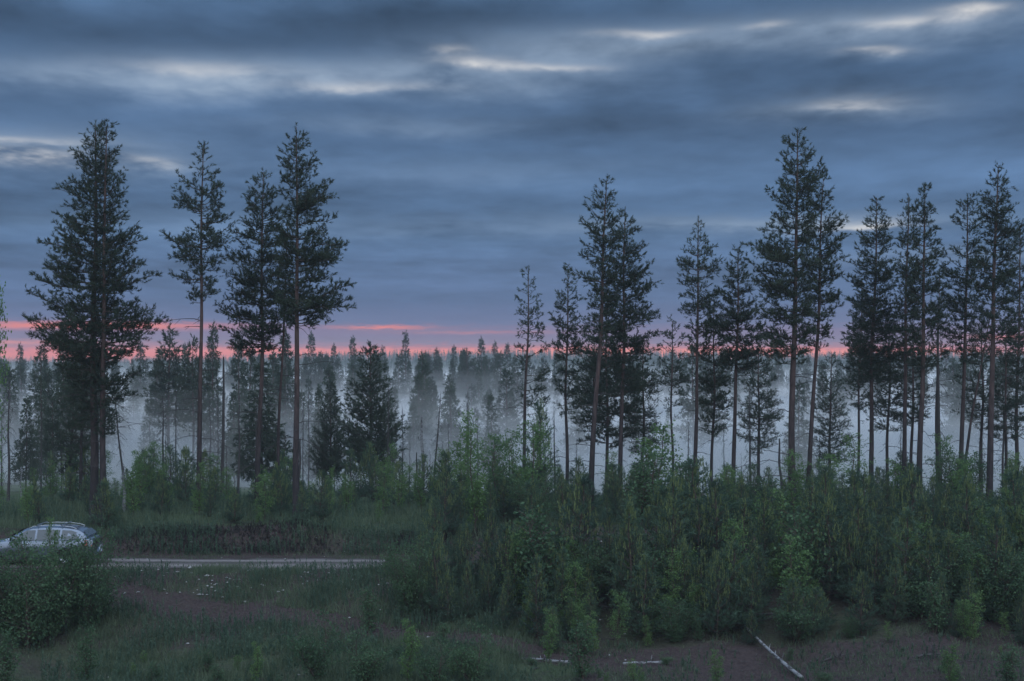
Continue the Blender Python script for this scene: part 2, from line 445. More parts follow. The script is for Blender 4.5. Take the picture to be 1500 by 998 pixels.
# ------------------------------------------------------------------ the ground
def build_ground():
    xs = np.unique(np.concatenate([np.linspace(-1500, -400, 14), np.linspace(-400, -60, 30), np.linspace(-60, 60, 300), np.linspace(60, 400, 30), np.linspace(400, 1500, 14)]))
    ys = np.unique(np.concatenate([np.linspace(-60, 30, 30), np.linspace(30, 66, 190), np.linspace(66, 120, 50), np.linspace(120, 600, 50), np.linspace(600, 1500, 24)]))
    gx, gy = np.meshgrid(xs, ys); g = gz_arr(gx, gy)
    near = (gy > 30) & (gy < 70) & (np.abs(gx) < 62)
    rng = np.random.default_rng(5)
    g = g + np.where(near & ((gy < 50.6) | (gy > 55.0)), rng.normal(0, 0.025, g.shape), 0)
    V = np.stack([gx, gy, g], -1).reshape(-1, 3)
    nx, ny = len(xs), len(ys)
    i, j = np.meshgrid(np.arange(nx - 1), np.arange(ny - 1)); b = (j * nx + i).ravel()
    me = mesh_np('ground', V, np.stack([b, b + 1, b + nx + 1, b + nx], 1), M['ground'], True)
    # where moss and herbs have taken the bare soil
    moss = np.full(gx.shape, 0.35)
    moss = np.where(gy > 57, 0.9, moss)
    moss = np.where((gy > 54.6) & (gy < 56.4), 0.12, moss)
    moss = np.where((gy < 45) & (gx < 2), 0.62, moss)
    moss = np.where((gy < 45) & (gx > 2), 0.05, moss)
    moss = np.where((gy > 49.5) & (gy < 54.6), 0.15, moss)
    tr = (gx + 17) / 22; ty = 50.2 - 7.2 * np.clip(tr, 0, 1) ** 0.9          # worn track slanting down the slope
    moss = np.where((np.abs(gy - ty) < 0.75) & (tr > 0) & (tr < 1), 0.05, moss)
    a = me.attributes.new('moss', 'FLOAT', 'POINT'); a.data.foreach_set('value', moss.ravel().astype(np.float32))
    tag(link('ground', me), 'dark bare soil and moss of the clearing and forest floor', kind='structure')


def ribbon(name, centre, width, mat, label, dz=0.012, sub=13, jitter=0.25):
    rng = np.random.default_rng(3)
    c = np.asarray(centre, float)
    T = np.gradient(c, axis=0); T = unit(T); Nn = np.stack([-T[:, 1], T[:, 0]], 1)
    w = width * (1 + jitter * 0.3 * np.sin(np.arange(len(c)) * 0.35) + rng.uniform(-jitter, jitter, len(c)) * 0.3)
    u = np.linspace(-0.5, 0.5, sub)
    P = c[:, None, :] + Nn[:, None, :] * (u[None, :, None] * w[:, None, None])
    z = gz_arr(P[..., 0], P[..., 1]) + dz + 0.03 * (1 - (2 * u[None, :]) ** 2)
    P = P + np.where(np.abs(u) > 0.45, 1, 0)[None, :, None] * rng.normal(0, 0.10, P.shape) * np.array([0, 1.0])
    V = np.concatenate([P, z[..., None]], -1).reshape(-1, 3)
    n = len(c)
    i, j = np.meshgrid(np.arange(n - 1), np.arange(sub - 1), indexing='ij'); b = (i * sub + j).ravel()
    me = mesh_np(name, V, np.stack([b, b + 1, b + sub + 1, b + sub], 1), mat, True)
    a = me.attributes.new('across', 'FLOAT', 'POINT'); a.data.foreach_set('value', np.broadcast_to(u, (n, sub)).ravel().astype(np.float32))
    return tag(link(name, me), label, kind='structure')


build_ground()
xs = np.arange(-60, -4.4, 0.35)
ribbon('gravel_road', np.stack([xs, 52.3 + 0.12 * np.sin(xs * 0.2)], 1), 2.6, M['gravel'], 'pale gravel road running along the foot of the bank')

# ------------------------------------------------------------------ tree builders
def interp_prof(prof, z):
    zs = [p[0] for p in prof]
    return np.interp(z, zs, [p[1] for p in prof]), np.interp(z, zs, [p[2] for p in prof])


def axis_path(H, lean, n, rng, wob=0.06):
    t = np.linspace(0, 1, n)
    ph = rng.uniform(0, 6, 4)
    x = lean[0] * t + wob * np.sin(t * 5 + ph[0]) * np.sin(t * math.pi) + wob * .5 * np.sin(t * 11 + ph[1]) * np.sin(t * math.pi)
    y = lean[1] * t + wob * np.sin(t * 4 + ph[2]) * np.sin(t * math.pi)
    return np.stack([x, y, t * H], 1)


def crown_wood_needles(H, prof, ax, rng, whorl=0.31, per=(4, 6), sub_step=0.13, shoot_step=0.085, shoot_len=0.17, K=16, nl=0.125, nw=0.020,
                       spread=0.75, style='pine', keep=0.92, inner=0.16, shrink=(0.6, 1.14)):
    z0, z1 = prof[0][0], prof[-1][0]
    wood, P, D, Ls = [], [], [], []
    zs = np.arange(z0, z1, whorl) + rng.uniform(-0.1, 0.1)
    axz = ax[:, 2]
    for zt in zs:
        nb = rng.integers(per[0], per[1] + 1); a0 = rng.uniform(0, 6.28)
        for b in range(nb):
            if rng.random() > keep: continue
            phi = a0 + b * 6.283 / nb + rng.uniform(-0.5, 0.5)
            zz = zt + rng.uniform(-0.3, 0.3)
            l, r_ = interp_prof(prof, zz)
            c, s = math.cos(phi), math.sin(phi)
            side = r_ if c > 0 else l
            r = (side * abs(c) ** 0.8 + 0.5 * (l + r_) * (1 - abs(c) ** 0.8)) * rng.uniform(*shrink)
            if r < 0.05: r = 0.06
            t = (zz - z0) / (z1 - z0 + 1e-6)
            if style == 'pine': rise = r * (0.08 + 0.7 * t ** 1.7) + rng.uniform(-0.15, 0.25) * r
            elif style == 'young': rise = r * (0.55 + 0.5 * t)
            else: rise = r * (-0.38 + 0.85 * t ** 1.5)
            zb = min(max(zz - rise, 0.25), H - 0.05)
            bx, by = np.interp(zb, axz, ax[:, 0]), np.interp(zb, axz, ax[:, 1])
            n = 6
            u = np.linspace(0, 1, n)
            bend = rng.uniform(-0.5, 0.5)
            hx = bx + (c * u - s * bend * u * u * 0.5) * r
            hy = by + (s * u + c * bend * u * u * 0.5) * r
            if style == 'spruce': hz = zb + rise * (1.35 * u - 0.35 * u ** 3)
            else: hz = zb + rise * u ** 1.7 + 0.09 * r * np.sin(u * 5 + rng.uniform(0, 6)) * u
            path = np.stack([hx, hy, hz], 1)
            rb = 0.010 + 0.011 * r
            wood.append((path, rb * (1 - 0.75 * u)))
            # side branchlets
            ns = max(2, int(r / sub_step))
            for k in range(ns):
                sfrac = inner + (1 - inner) * (k + rng.uniform(0, 1)) / ns
                p0 = np.array([np.interp(sfrac, u, path[:, d]) for d in range(3)])
                sgn = 1 if (k % 2) else -1
                an = phi + sgn * rng.uniform(0.45, 1.15)
                ls = (0.16 + 0.34 * r * (1.1 - sfrac)) * rng.uniform(0.6, 1.25)
                ls = min(ls, 0.95)
                slope = {'pine': rng.uniform(-0.45, 1.15), 'young': rng.uniform(0.3, 0.9), 'spruce': rng.uniform(-0.55, 0.05)}[style]
                d = np.array([math.cos(an), math.sin(an), slope]); d /= np.linalg.norm(d)
                p1 = p0 + d * ls
                wood.append((np.stack([p0, p1]), np.array([0.007, 0.003])))
                m = max(1, int(ls / shoot_step))
                f = (np.arange(m) + rng.uniform(0, 1, m)) / m * 0.75 + 0.25
                P.append(p0 + d * (ls * f)[:, None])
                dd = d * 0.7 + rng.normal(0, 0.45, (m, 3)); 
                dd[:, 2] += {'pine': 0.45, 'young': 0.8, 'spruce': -0.25}[style]
                D.append(dd); Ls.append(rng.uniform(0.7, 1.2, m) * shoot_len)
            m = max(1, int(r * (1 - inner) / shoot_step * 0.8))
            f = rng.uniform(inner, 1.0, m); f[0] = 1.0
            pp = np.stack([np.interp(f, u, path[:, d]) for d in range(3)], 1)
            dd = np.array([c, s, 0.25])[None] + rng.normal(0, 0.45, (m, 3)); dd[:, 2] += 0.3 if style != 'spruce' else -0.1
            P.append(pp); D.append(dd); Ls.append(rng.uniform(0.7, 1.2, m) * shoot_len)
    # leader
    m = 6
    top = np.array([[np.interp(z, axz, ax[:, 0]), np.interp(z, axz, ax[:, 1]), z] for z in np.linspace(H - 0.7, H, m)])
    P.append(top); D.append(np.array([0, 0, 1.0])[None] + rng.normal(0, 0.4, (m, 3))); Ls.append(np.full(m, shoot_len))
    P = np.concatenate(P); D = np.concatenate(D); Ls = np.concatenate(Ls)
    return wood, P, D, Ls, (K, nl, nw, spread)


def wood_mesh(name, wood, mat):
    big = [w for w in wood if len(w[0]) > 2]; small = [w for w in wood if len(w[0]) == 2]
    parts = []
    if big: parts.append(tubes(big, 4))
    if small: parts.append(tubes(small, 3))
    V, Q = merge(parts)
    return mesh_np(name, V, Q, mat, True)


def trunk_mesh(name, ax, r0, mat, flare=1.35, sides=9, top=0.012):
    t = np.linspace(0, 1, len(ax))
    rad = r0 * (1 - t) ** 0.8 * (1 + (flare - 1) * np.exp(-t * 26)) + top
    ax2 = ax.copy(); ax2[0, 2] -= 0.25
    V, Q = tubes([(ax2, rad)], sides)
    # rough bark outline
    k = np.random.default_rng(int(r0 * 1e5)).normal(0, 0.03, len(V))
    cen = np.repeat(ax2, sides, 0); V = cen + (V - cen) * (1 + k[:, None])
    return mesh_np(name, V, Q, mat, True)


def twig_mesh(name, p0, phi, L, droop, rng, mat, r=0.014):
    n = 7; u = np.linspace(0, 1, n)
    wob = np.cumsum(rng.normal(0, 0.05, n)) * L * 0.4
    P = np.stack([math.cos(phi) * L * u - math.sin(phi) * wob, math.sin(phi) * L * u + math.cos(phi) * wob,
                  L * (0.25 * u - droop * u * u) + np.cumsum(rng.normal(0, 0.02, n)) * L], 1) + p0
    ps = [(P, r * (1 - 0.8 * u))]
    for k in range(rng.integers(1, 5)):
        i = rng.integers(2, n - 1); a = phi + rng.choice([-1, 1]) * rng.uniform(0.4, 1.0); l2 = L * rng.uniform(0.12, 0.4)
        q = P[i] + np.outer(np.linspace(0, 1, 3), [math.cos(a) * l2, math.sin(a) * l2, -l2 * rng.uniform(0.0, 0.6)])
        ps.append((q, r * np.array([0.55, 0.4, 0.15])))
    V, Q = tubes(ps, 4)
    return mesh_np(name, V, Q, mat, True)


def hero_pine(label, Y, base, top, prof_px, tw, dead=None, seed=0, dy=0.0, group='tall pines standing along the bank', kw=None, z_off=0.0):
    """base: px x of the foot; top: (px x, px y); prof_px: rows (py, left px, right px) top to bottom; tw: trunk width px"""
    rng = np.random.default_rng(seed)
    bx = X(base, Y); bz = gz(bx, Y) + z_off
    H = Zp(top[1], Y) - bz
    lean = (X(top[0], Y) - bx, dy)
    ax = axis_path(H, lean, 22, rng)
    prof = []
    for (py, xl, xr) in sorted(prof_px, key=lambda q: -q[0]):
        z = Zp(py, Y) - bz
        axx = np.interp(z, ax[:, 2], ax[:, 0]) + bx
        prof.append((z, max(0.05, axx - X(xl, Y)), max(0.05, X(xr, Y) - axx)))
    k = dict(); k.update(kw or {})
    wood, P, D, Ls, (K, nl, nw, spd) = crown_wood_needles(H, prof, ax, rng, **k)
    root = empty('pine_tree', (bx, Y, bz))
    tag(root, label, 'pine tree', group)
    link('trunk', trunk_mesh('pine_trunk', ax, tw / F * Y * 0.41, M['pine_bark']), root)
    link('branchwork', wood_mesh('pine_branchwork', wood, M['pine_twig']), root)
    V, T = tufts(P, D, Ls, K, nl, nw, spd, rng)
    link('crown', mesh_np('pine_crown', V, T, M['pine']), root)
    if dead:
        y0, y1, nd, L0, L1 = dead
        for i in range(nd):
            z = Zp(rng.uniform(y0, y1), Y) - bz
            p0 = np.array([np.interp(z, ax[:, 2], ax[:, 0]), np.interp(z, ax[:, 2], ax[:, 1]), z])
            link('dead_branch', twig_mesh('dead_branch', p0, rng.uniform(0, 6.28), rng.uniform(L0, L1), rng.uniform(0.1, 0.7), rng, M['dead'], 0.018), root)
    return root


# ------------------------------------------------------------------ the tall pines (one by one)
HP = hero_pine
HP('massive dark Scots pine, thicker of two with touching trunks behind the silver car', 59, 138, (140, 183),
   [(183, 134, 146), (205, 118, 155), (230, 108, 165), (262, 95, 165), (310, 82, 165), (360, 70, 165), (400, 54, 165), (432, 54, 165), (462, 38, 170),
    (482, 34, 170), (505, 48, 165), (530, 78, 165), (560, 85, 160), (590, 100, 158), (625, 105, 155)], 15, (560, 690, 7, 1.0, 2.6), 1,
   kw=dict(inner=0.2))
HP('reddish-trunked Scots pine grown against the thicker pine behind the silver car', 58.4, 149, (156, 186),
   [(186, 150, 166), (208, 140, 170), (232, 135, 182), (270, 135, 190), (310, 135, 188), (350, 135, 208), (400, 135, 219), (430, 135, 206), (460, 135, 234),
    (488, 135, 243), (510, 135, 205), (535, 135, 200), (560, 140, 206), (600, 142, 178), (640, 144, 168)], 11, (520, 690, 6, 0.8, 2.2), 2,
   kw=dict(inner=0.2))
HP('slender Scots pine with open airy crown and long bare trunk standing alone', 60, 290, (298, 214),
   [(214, 294, 301), (240, 280, 312), (262, 254, 322), (290, 262, 333), (320, 245, 336), (350, 238, 336), (376, 226, 330), (402, 248, 324), (425, 262, 318), (445, 280, 312)],
   8.5, (445, 690, 16, 0.5, 2.0), 3, kw=dict(keep=0.8, per=(3, 5), inner=0.3))
HP('leaning Scots pine with dense crown, shorter of a pair sharing branches', 62, 377, (386, 252),
   [(252, 382, 390), (275, 360, 402), (300, 350, 415), (340, 340, 415), (370, 335, 415), (400, 325, 415), (430, 330, 425), (455, 318, 430), (478, 316, 425), (500, 330, 410), (515, 345, 400)],
   9, (500, 690, 10, 0.6, 1.8), 4)
HP('tall straight Scots pine with tufted crown, taller of a pair sharing branches', 58, 434, (434, 186),
   [(186, 430, 438), (212, 406, 466), (240, 412, 462), (275, 406, 496), (305, 415, 480), (340, 400, 500), (380, 396, 513), (412, 398, 506), (435, 396, 515), (455, 402, 510), (475, 412, 466)],
   11.5, (470, 680, 9, 0.8, 2.4), 5)
HP('very thin dark-stemmed pine squeezed between two tall pines', 63, 406, (421, 330),
   [(330, 415, 426), (380, 405, 436), (430, 400, 440), (470, 402, 438), (490, 410, 430)], 5.5, (500, 680, 6, 0.4, 1.0), 6, kw=dict(keep=0.5))
HP('small narrow pine with sparse crown and two tufted low branches, apart from others', 72, 767, (774, 395),
   [(395, 770, 778), (420, 760, 790), (450, 757, 797), (480, 757, 796), (508, 754, 803), (530, 764, 790), (556, 766, 804), (592, 766, 806), (600, 768, 780)], 6.5, (540, 680, 6, 0.5, 1.5), 7,
   kw=dict(keep=0.55, inner=0.5))
HP('narrow pine with feathery crown beside a much taller reddish-stemmed pine', 68, 830, (832, 398),
   [(398, 829, 836), (420, 818, 845), (450, 810, 855), (475, 805, 859), (500, 810, 862), (530, 815, 860), (570, 812, 856), (610, 818, 850)], 6, (560, 690, 5, 0.4, 1.2), 8, kw=dict(keep=0.7))
HP('tall leaning Scots pine with one-sided tufts, taller of a clump beside leafy birch saplings', 62, 864, (889, 262),
   [(262, 884, 894), (282, 866, 900), (310, 850, 908), (330, 845, 912), (352, 860, 918), (372, 852, 920), (390, 834, 915), (412, 850, 910), (440, 852, 905), (470, 856, 900), (500, 860, 900)],
   10, (480, 690, 8, 0.6, 1.8), 9, kw=dict(keep=0.78))
HP('broad Scots pine with spreading lower crown against the taller leaning pine', 64, 907, (916, 309),
   [(309, 911, 921), (335, 898, 936), (360, 893, 944), (390, 888, 962), (412, 886, 966), (440, 884, 958), (462, 880, 970), (480, 880, 974), (505, 885, 960), (540, 880, 945), (580, 885, 940)],
   8.5, (560, 690, 5, 0.6, 1.4), 10)
HP('short bushy pine filling the gap under two tall pines of the clump', 74, 888, (890, 420),
   [(420, 882, 898), (470, 860, 920), (520, 845, 940), (570, 838, 950), (610, 842, 955), (650, 855, 945)], 6, None, 11, kw=dict(whorl=0.5))
HP('thin pale pine with small high crown between two clumps of tall pines', 76, 985, (985, 470),
   [(470, 981, 990), (490, 970, 1000), (515, 968, 1004), (545, 965, 1008), (580, 972, 1006), (600, 975, 995)], 4.5, (590, 690, 4, 0.4, 1.0), 12, kw=dict(keep=0.6, inner=0.45))
HP('Scots pine with loose rounded tufts and slim purple-grey trunk', 66, 1017, (1023, 322),
   [(322, 1020, 1026), (345, 1010, 1036), (365, 1004, 1046), (386, 982, 1054), (402, 984, 1062), (430, 994, 1062), (460, 1002, 1058), (490, 1005, 1050), (520, 1008, 1045)],
   7.5, (520, 700, 7, 0.5, 1.5), 13, kw=dict(keep=0.72, inner=0.4))
HP('slim pine with drooping lower crown next to the loosely tufted pine', 70, 1042, (1046, 440),
   [(440, 1042, 1050), (470, 1030, 1064), (500, 1022, 1070), (540, 1018, 1072), (580, 1020, 1070), (640, 1026, 1060)], 5.5, (600, 700, 5, 0.4, 1.2), 14)
HP('pine with pointed top and wide dark skirt, leaning towards the tallest pine', 65, 1074, (1081, 367),
   [(367, 1077, 1085), (392, 1064, 1097), (425, 1052, 1108), (460, 1042, 1118), (490, 1040, 1130), (512, 1045, 1140), (540, 1056, 1110)], 8, (540, 700, 6, 0.6, 1.6), 15)
HP('tallest Scots pine with heavy tiered limbs, thick straight trunk and drooping dead branches', 60, 1160, (1168, 191),
   [(191, 1160, 1175), (212, 1144, 1190), (240, 1142, 1204), (252, 1150, 1210), (275, 1126, 1196), (300, 1135, 1195), (325, 1108, 1196), (345, 1120, 1196), (366, 1092, 1196), (395, 1098, 1196),
    (425, 1100, 1196), (455, 1096, 1196), (480, 1105, 1196), (510, 1112, 1192), (530, 1130, 1185)], 13, (480, 720, 14, 1.4, 3.2), 16)
HP('slighter Scots pine standing close against the tallest tiered pine', 61.5, 1182, (1206, 262),
   [(262, 1202, 1212), (290, 1186, 1222), (315, 1186, 1236), (345, 1180, 1238), (372, 1180, 1242), (400, 1178, 1234), (435, 1178, 1236), (465, 1180, 1226), (490, 1182, 1214), (515, 1182, 1205)],
   8.5, (510, 720, 7, 0.7, 2.0), 17)
HP('thin dark pine with low whorls beside the pointed purple-trunked pine', 74, 1257, (1262, 420),
   [(420, 1258, 1266), (460, 1246, 1280), (500, 1236, 1290), (540, 1236, 1286), (600, 1248, 1276)], 5, (560, 680, 4, 0.4, 1.0), 18)
HP('conical Scots pine with pointed top and upswept branch tips near the tallest pine', 66, 1275, (1284, 290),
   [(290, 1281, 1287), (318, 1270, 1298), (345, 1256, 1310), (375, 1256, 1314), (405, 1242, 1318), (440, 1238, 1324), (480, 1242, 1328), (520, 1250, 1322), (560, 1255, 1316)],
   8.5, (540, 690, 5, 0.5, 1.2), 19)
HP('spiky-topped slender pine half hidden by a taller pine with an orange trunk', 64, 1324, (1331, 289),
   [(289, 1328, 1334), (320, 1320, 1342), (355, 1314, 1348), (400, 1312, 1350), (450, 1308, 1352), (500, 1310, 1350), (540, 1315, 1345)], 8, (520, 700, 5, 0.5, 1.3), 20)
HP('conical dark Scots pine with orange trunk in front of a slender spiky pine', 61, 1346, (1355, 274),
   [(274, 1351, 1359), (300, 1340, 1367), (330, 1338, 1370), (360, 1334, 1376), (400, 1328, 1382), (440, 1324, 1388), (475, 1326, 1388), (510, 1330, 1380), (540, 1338, 1370)],
   10.5, (530, 710, 7, 0.5, 1.4), 21)
HP('thin black-stemmed young pine between two orange-trunked pines', 70, 1372, (1376, 400),
   [(400, 1373, 1380), (440, 1362, 1390), (480, 1358, 1394), (520, 1362, 1390), (545, 1368, 1384)], 4.5, (540, 700, 6, 0.3, 0.9), 22, kw=dict(keep=0.6))
HP('flat-topped Scots pine with layered sparse branches beside the end of the row', 63, 1408, (1417, 290),
   [(290, 1406, 1426), (305, 1402, 1432), (322, 1394, 1436), (345, 1398, 1432), (375, 1384, 1432), (410, 1384, 1440), (450, 1380, 1442), (490, 1384, 1444), (530, 1392, 1436)],
   8.5, (520, 710, 6, 0.5, 1.4), 23, kw=dict(keep=0.75))
HP('tall leafy-crowned Scots pine with wide tiers ending the row of pines', 60, 1448, (1462, 242),
   [(242, 1458, 1468), (262, 1448, 1476), (290, 1434, 1482), (322, 1430, 1500), (345, 1440, 1492), (375, 1424, 1494), (410, 1420, 1494), (445, 1424, 1488), (470, 1432, 1504), (500, 1440, 1486)],
   11.5, (500, 710, 8, 0.7, 2.2), 24)
HP('crooked thin pine leaning strongly across its straight neighbours', 67, 1402, (1452, 455),
   [(455, 1448, 1456), (490, 1438, 1460), (520, 1430, 1456), (540, 1432, 1448)], 5.5, (540, 680, 5, 0.3, 1.0), 25, kw=dict(keep=0.5))
HP('dark pine with dense low crown at the far end of the row', 72, 1490, (1494, 330),
   [(330, 1490, 1498), (380, 1480, 1510), (440, 1472, 1515), (500, 1466, 1520), (560, 1470, 1515), (620, 1476, 1510)], 7, (580, 700, 4, 0.4, 1.2), 26)
for i, (px, ty, Y, lab) in enumerate([
        (118, 500, 68, 'orange-stemmed pine crowded behind the pair with touching trunks'),
        (104, 530, 70, 'grey-stemmed small pine crowded behind the pair with touching trunks'),
        (1436, 470, 72, 'small dense pine under the flat-topped pine'),
        (1300, 470, 76, 'small dense pine under the conical pine with upswept tips'),
        (868, 470, 78, 'small dense pine behind the tall leaning clump pine'),
        (940, 500, 76, 'low broad pine behind the spreading clump pine'),
        (1472, 480, 70, 'small dark pine crowded behind the wide-tiered end pine'),
        (1110, 500, 80, 'small bluish pine seen past the wide dark skirted pine'),
        (1335, 460, 76, 'stocky pine behind the conical orange-trunked pine'),
        (1216, 520, 84, 'hazy small pine past the slighter close-standing pine')]):
    d = np.random.default_rng(300 + i).uniform(0.8, 1.25, 4)
    HP(lab, Y, px, (px + 2, ty), [(ty, px - 3, px + 5), (ty + 35, px - 18 * d[0], px + 20 * d[1]), (ty + 80, px - 28 * d[2], px + 28 * d[0]),
                                  (ty + 125, px - 30 * d[1], px + 30 * d[3]), (ty + 165, px - 20, px + 20)], 6, (ty + 150, 700, 5, 0.4, 1.3), 120 + i,
       group='smaller pines among the tall ones', kw=dict(K=10))


# ------------------------------------------------------------------ kinds of tree that are copied
def make_conifer(name, H, W, seed, style, mat, lo=0.18, r0=None, cat='tree', kw=None, bark='pine_bark', fill=1.0):
    rng = np.random.default_rng(seed)
    ax = axis_path(H, (rng.uniform(-.2, .2), rng.uniform(-.2, .2)), 12, rng, 0.05)
    n = 9; prof = []
    for k in range(n):
        t = k / (n - 1); z = H * (lo + (1 - lo) * t)
        if style == 'spruce': w = W * (1 - t) ** 0.9 * (0.75 + 0.25 * min(1, t * 6))
        else: w = W * (1 - t) ** 0.7 * (0.7 + 0.3 * min(1, t * 4))
        prof.append((z, w * rng.uniform(0.8, 1.15) + 0.05, w * rng.uniform(0.8, 1.15) + 0.05))
    wood, P, D, Ls, (K, nl, nw, spd) = crown_wood_needles(H, prof, ax, rng, style=style, **(kw or {}))
    root = empty(name, (0, 0, 0))
    link('trunk', trunk_mesh(name + '_trunk', ax, r0 or H * 0.011, M[bark], 1.2, 7), root)
    link('branchwork', wood_mesh(name + '_branchwork', wood, M['pine_twig']), root)
    V, T = tufts(P, D, Ls, K, nl, nw, spd, rng)
    link('crown', mesh_np(name + '_crown', V, T, M[mat]), root)
    return root


def make_dead(name, H, seed, lush=1.0, broken=False, mat='dead'):
    """dead spruce: bare pole with short drooping lichen twigs"""
    rng = np.random.default_rng(seed)
    ax = axis_path(H, (rng.uniform(-.3, .3), 0), 12, rng, 0.06)
    root = empty(name, (0, 0, 0))
    link('trunk', trunk_mesh(name + '_trunk', ax, 0.05 + H * 0.007, M[mat], 1.2, 7, 0.05 if broken else 0.01), root)
    ps = []
    for z in np.arange(H * 0.2, H * 0.985, 0.16 / lush):
        t = z / H; L = (0.15 + 0.75 * (1 - t) ** 0.6) * rng.uniform(0.4, 1.2); a = rng.uniform(0, 6.28)
        p0 = np.array([np.interp(z, ax[:, 2], ax[:, 0]), np.interp(z, ax[:, 2], ax[:, 1]), z])
        u = np.linspace(0, 1, 4)
        ps.append((p0 + np.stack([math.cos(a) * L * u, math.sin(a) * L * u, L * (-0.25 * u - 0.55 * u * u)], 1), 0.016 * (1 - 0.7 * u)))
        for q in range(3):
            u0 = rng.uniform(0.3, 1); pp = p0 + np.array([math.cos(a) * L * u0, math.sin(a) * L * u0, L * (-0.25 * u0 - 0.55 * u0 ** 2)])
            e = pp + np.array([rng.normal(0, .08), rng.normal(0, .08), -rng.uniform(0.1, 0.32)])
            ps.append((np.stack([pp, (pp + e) / 2 + rng.normal(0, .02, 3), e]), np.array([0.012, 0.009, 0.003])))
    if ps:
        V, Q = tubes(ps, 4); link('hanging_twigs', mesh_np(name + '_twigs', V, Q, M['lichen']), root)
    return root


def make_broadleaf(name, H, W, seed, nst=1, leaf=0.07, nleaf=1600, mat='birch', bark='stem', lo=0.15, r0=0.018, upright=0.9):
    rng = np.random.default_rng(seed)
    root = empty(name, (0, 0, 0))
    twigs, LP = [], []
    for s in range(nst):
        hh = H * (1 if s == 0 else rng.uniform(0.35, 1.0))
        a = rng.uniform(0, 6.28); ln = W * 0.75 * (0 if nst == 1 else rng.uniform(0.05, 1.15))
        ax = axis_path(hh, (math.cos(a) * ln, math.sin(a) * ln), 10, rng, 0.08)
        link('stem', trunk_mesh(name + '_stem', ax, r0 + hh * 0.004, M[bark], 1.1, 6, 0.003), root)
        nb = int(14 + hh * 9)
        for k in range(nb):
            t = lo + (0.98 - lo) * (k + rng.random()) / nb
            z = t * hh
            p0 = np.array([np.interp(z, ax[:, 2], ax[:, 0]), np.interp(z, ax[:, 2], ax[:, 1]), z])
            w = W * (0.35 + 0.65 * math.sin(math.pi * min(1, (1.0 - t) * 0.9 + 0.08))) * rng.uniform(0.5, 1.15) / (1 if nst == 1 else 1.5)
            ph = rng.uniform(0, 6.28); u = np.linspace(0, 1, 5)
            pts = p0 + np.stack([math.cos(ph) * w * u, math.sin(ph) * w * u, w * (upright * u - 0.45 * u * u)], 1)
            twigs.append((pts, 0.008 * (1 - 0.7 * u)))
            m = int(nleaf / nst / nb * rng.uniform(0.5, 1.5)) + 2
            uu = rng.uniform(0.2, 1.05, m) ** 0.8
            c = np.stack([np.interp(uu, u, pts[:, d]) for d in range(3)], 1)
            LP.append(c + rng.normal(0, 0.05 + 0.07 * w, (m, 3)))
    V, Q = tubes(twigs, 3); link('twigs', mesh_np(name + '_twigs', V, Q, M['stem'], True), root)
    V, Q = leaves(np.concatenate(LP), leaf, rng); link('foliage', mesh_np(name + '_foliage', V, Q, M[mat]), root)
    return root


class Kind:
    """a few prototypes; place() uses each prototype itself first, then copies"""
    def __init__(s, protos): s.p = protos; s.used = [False] * len(protos)
    def place(s, i, loc, rz, sc, label, cat, group=None, tilt=(0, 0)):
        i %= len(s.p)
        if not s.used[i]: o = s.p[i]; s.used[i] = True
        else: o = copy_tree(s.p[i])
        o.location = loc; o.rotation_euler = (tilt[0], tilt[1], rz)
        o.scale = sc if isinstance(sc, tuple) else (sc, sc, sc)
        for k in ('label', 'category', 'group'):
            if k in o: del o[k]
        tag(o, label, cat, group)
        return o
    def drop_unused(s):
        for o, u in zip(s.p, s.used):
            if not u:
                for c in list(o.children): bpy.data.objects.remove(c)
                bpy.data.objects.remove(o)


rnd = random.Random(11)
MK = dict(whorl=0.36, per=(5, 7), sub_step=0.22, shoot_step=0.21, shoot_len=0.32, K=11, nl=0.27, nw=0.06)
mist_spruce = Kind([make_conifer('spruce_tree', 10, w, 40 + i, 'spruce', 'spruce', 0.12, kw=dict(MK, shrink=(0.7, 1.05), keep=1.0)) for i, w in enumerate((1.8, 2.2, 2.7))])
mist_pine = Kind([make_conifer('pine_tree', 11, w, 50 + i, 'pine', 'pine', lo, kw=MK) for i, (w, lo) in enumerate(((1.9, 0.38), (2.3, 0.45), (1.7, 0.3)))])
big_fir = Kind([make_conifer('bushy_pine', 11, 2.5, 61, 'young', 'pine', 0.26, kw=dict(whorl=0.34, per=(6, 8), sub_step=0.2, shoot_step=0.18, shoot_len=0.28, K=12, nl=0.22, nw=0.045, shrink=(0.75, 1.08), keep=1.0))])
dead_spruce = Kind([make_dead('dead_spruce', 8, 70 + i, l) for i, l in enumerate((1.0, 1.5, 0.7))])
bare_snag = Kind([make_dead('bare_snag', 5, 75, 0.25, True), make_dead('bare_snag', 6, 76, 0.4, True)])
birch_snag = Kind([make_dead('birch_snag', 4.5, 78, 0.12, True, 'birch_bark')])


def put(kind, i, px, top, Y, label, cat, group, H0, sx=1.0, tilt=(0, 0)):
    x = X(px, Y); z = gz(x, Y); H = Zp(top, Y) - z
    s = H / H0
    return kind.place(i, (x, Y, z - 0.1), rnd.uniform(0, 6.28), (s * sx, s * sx, s), label, cat, group, tilt)


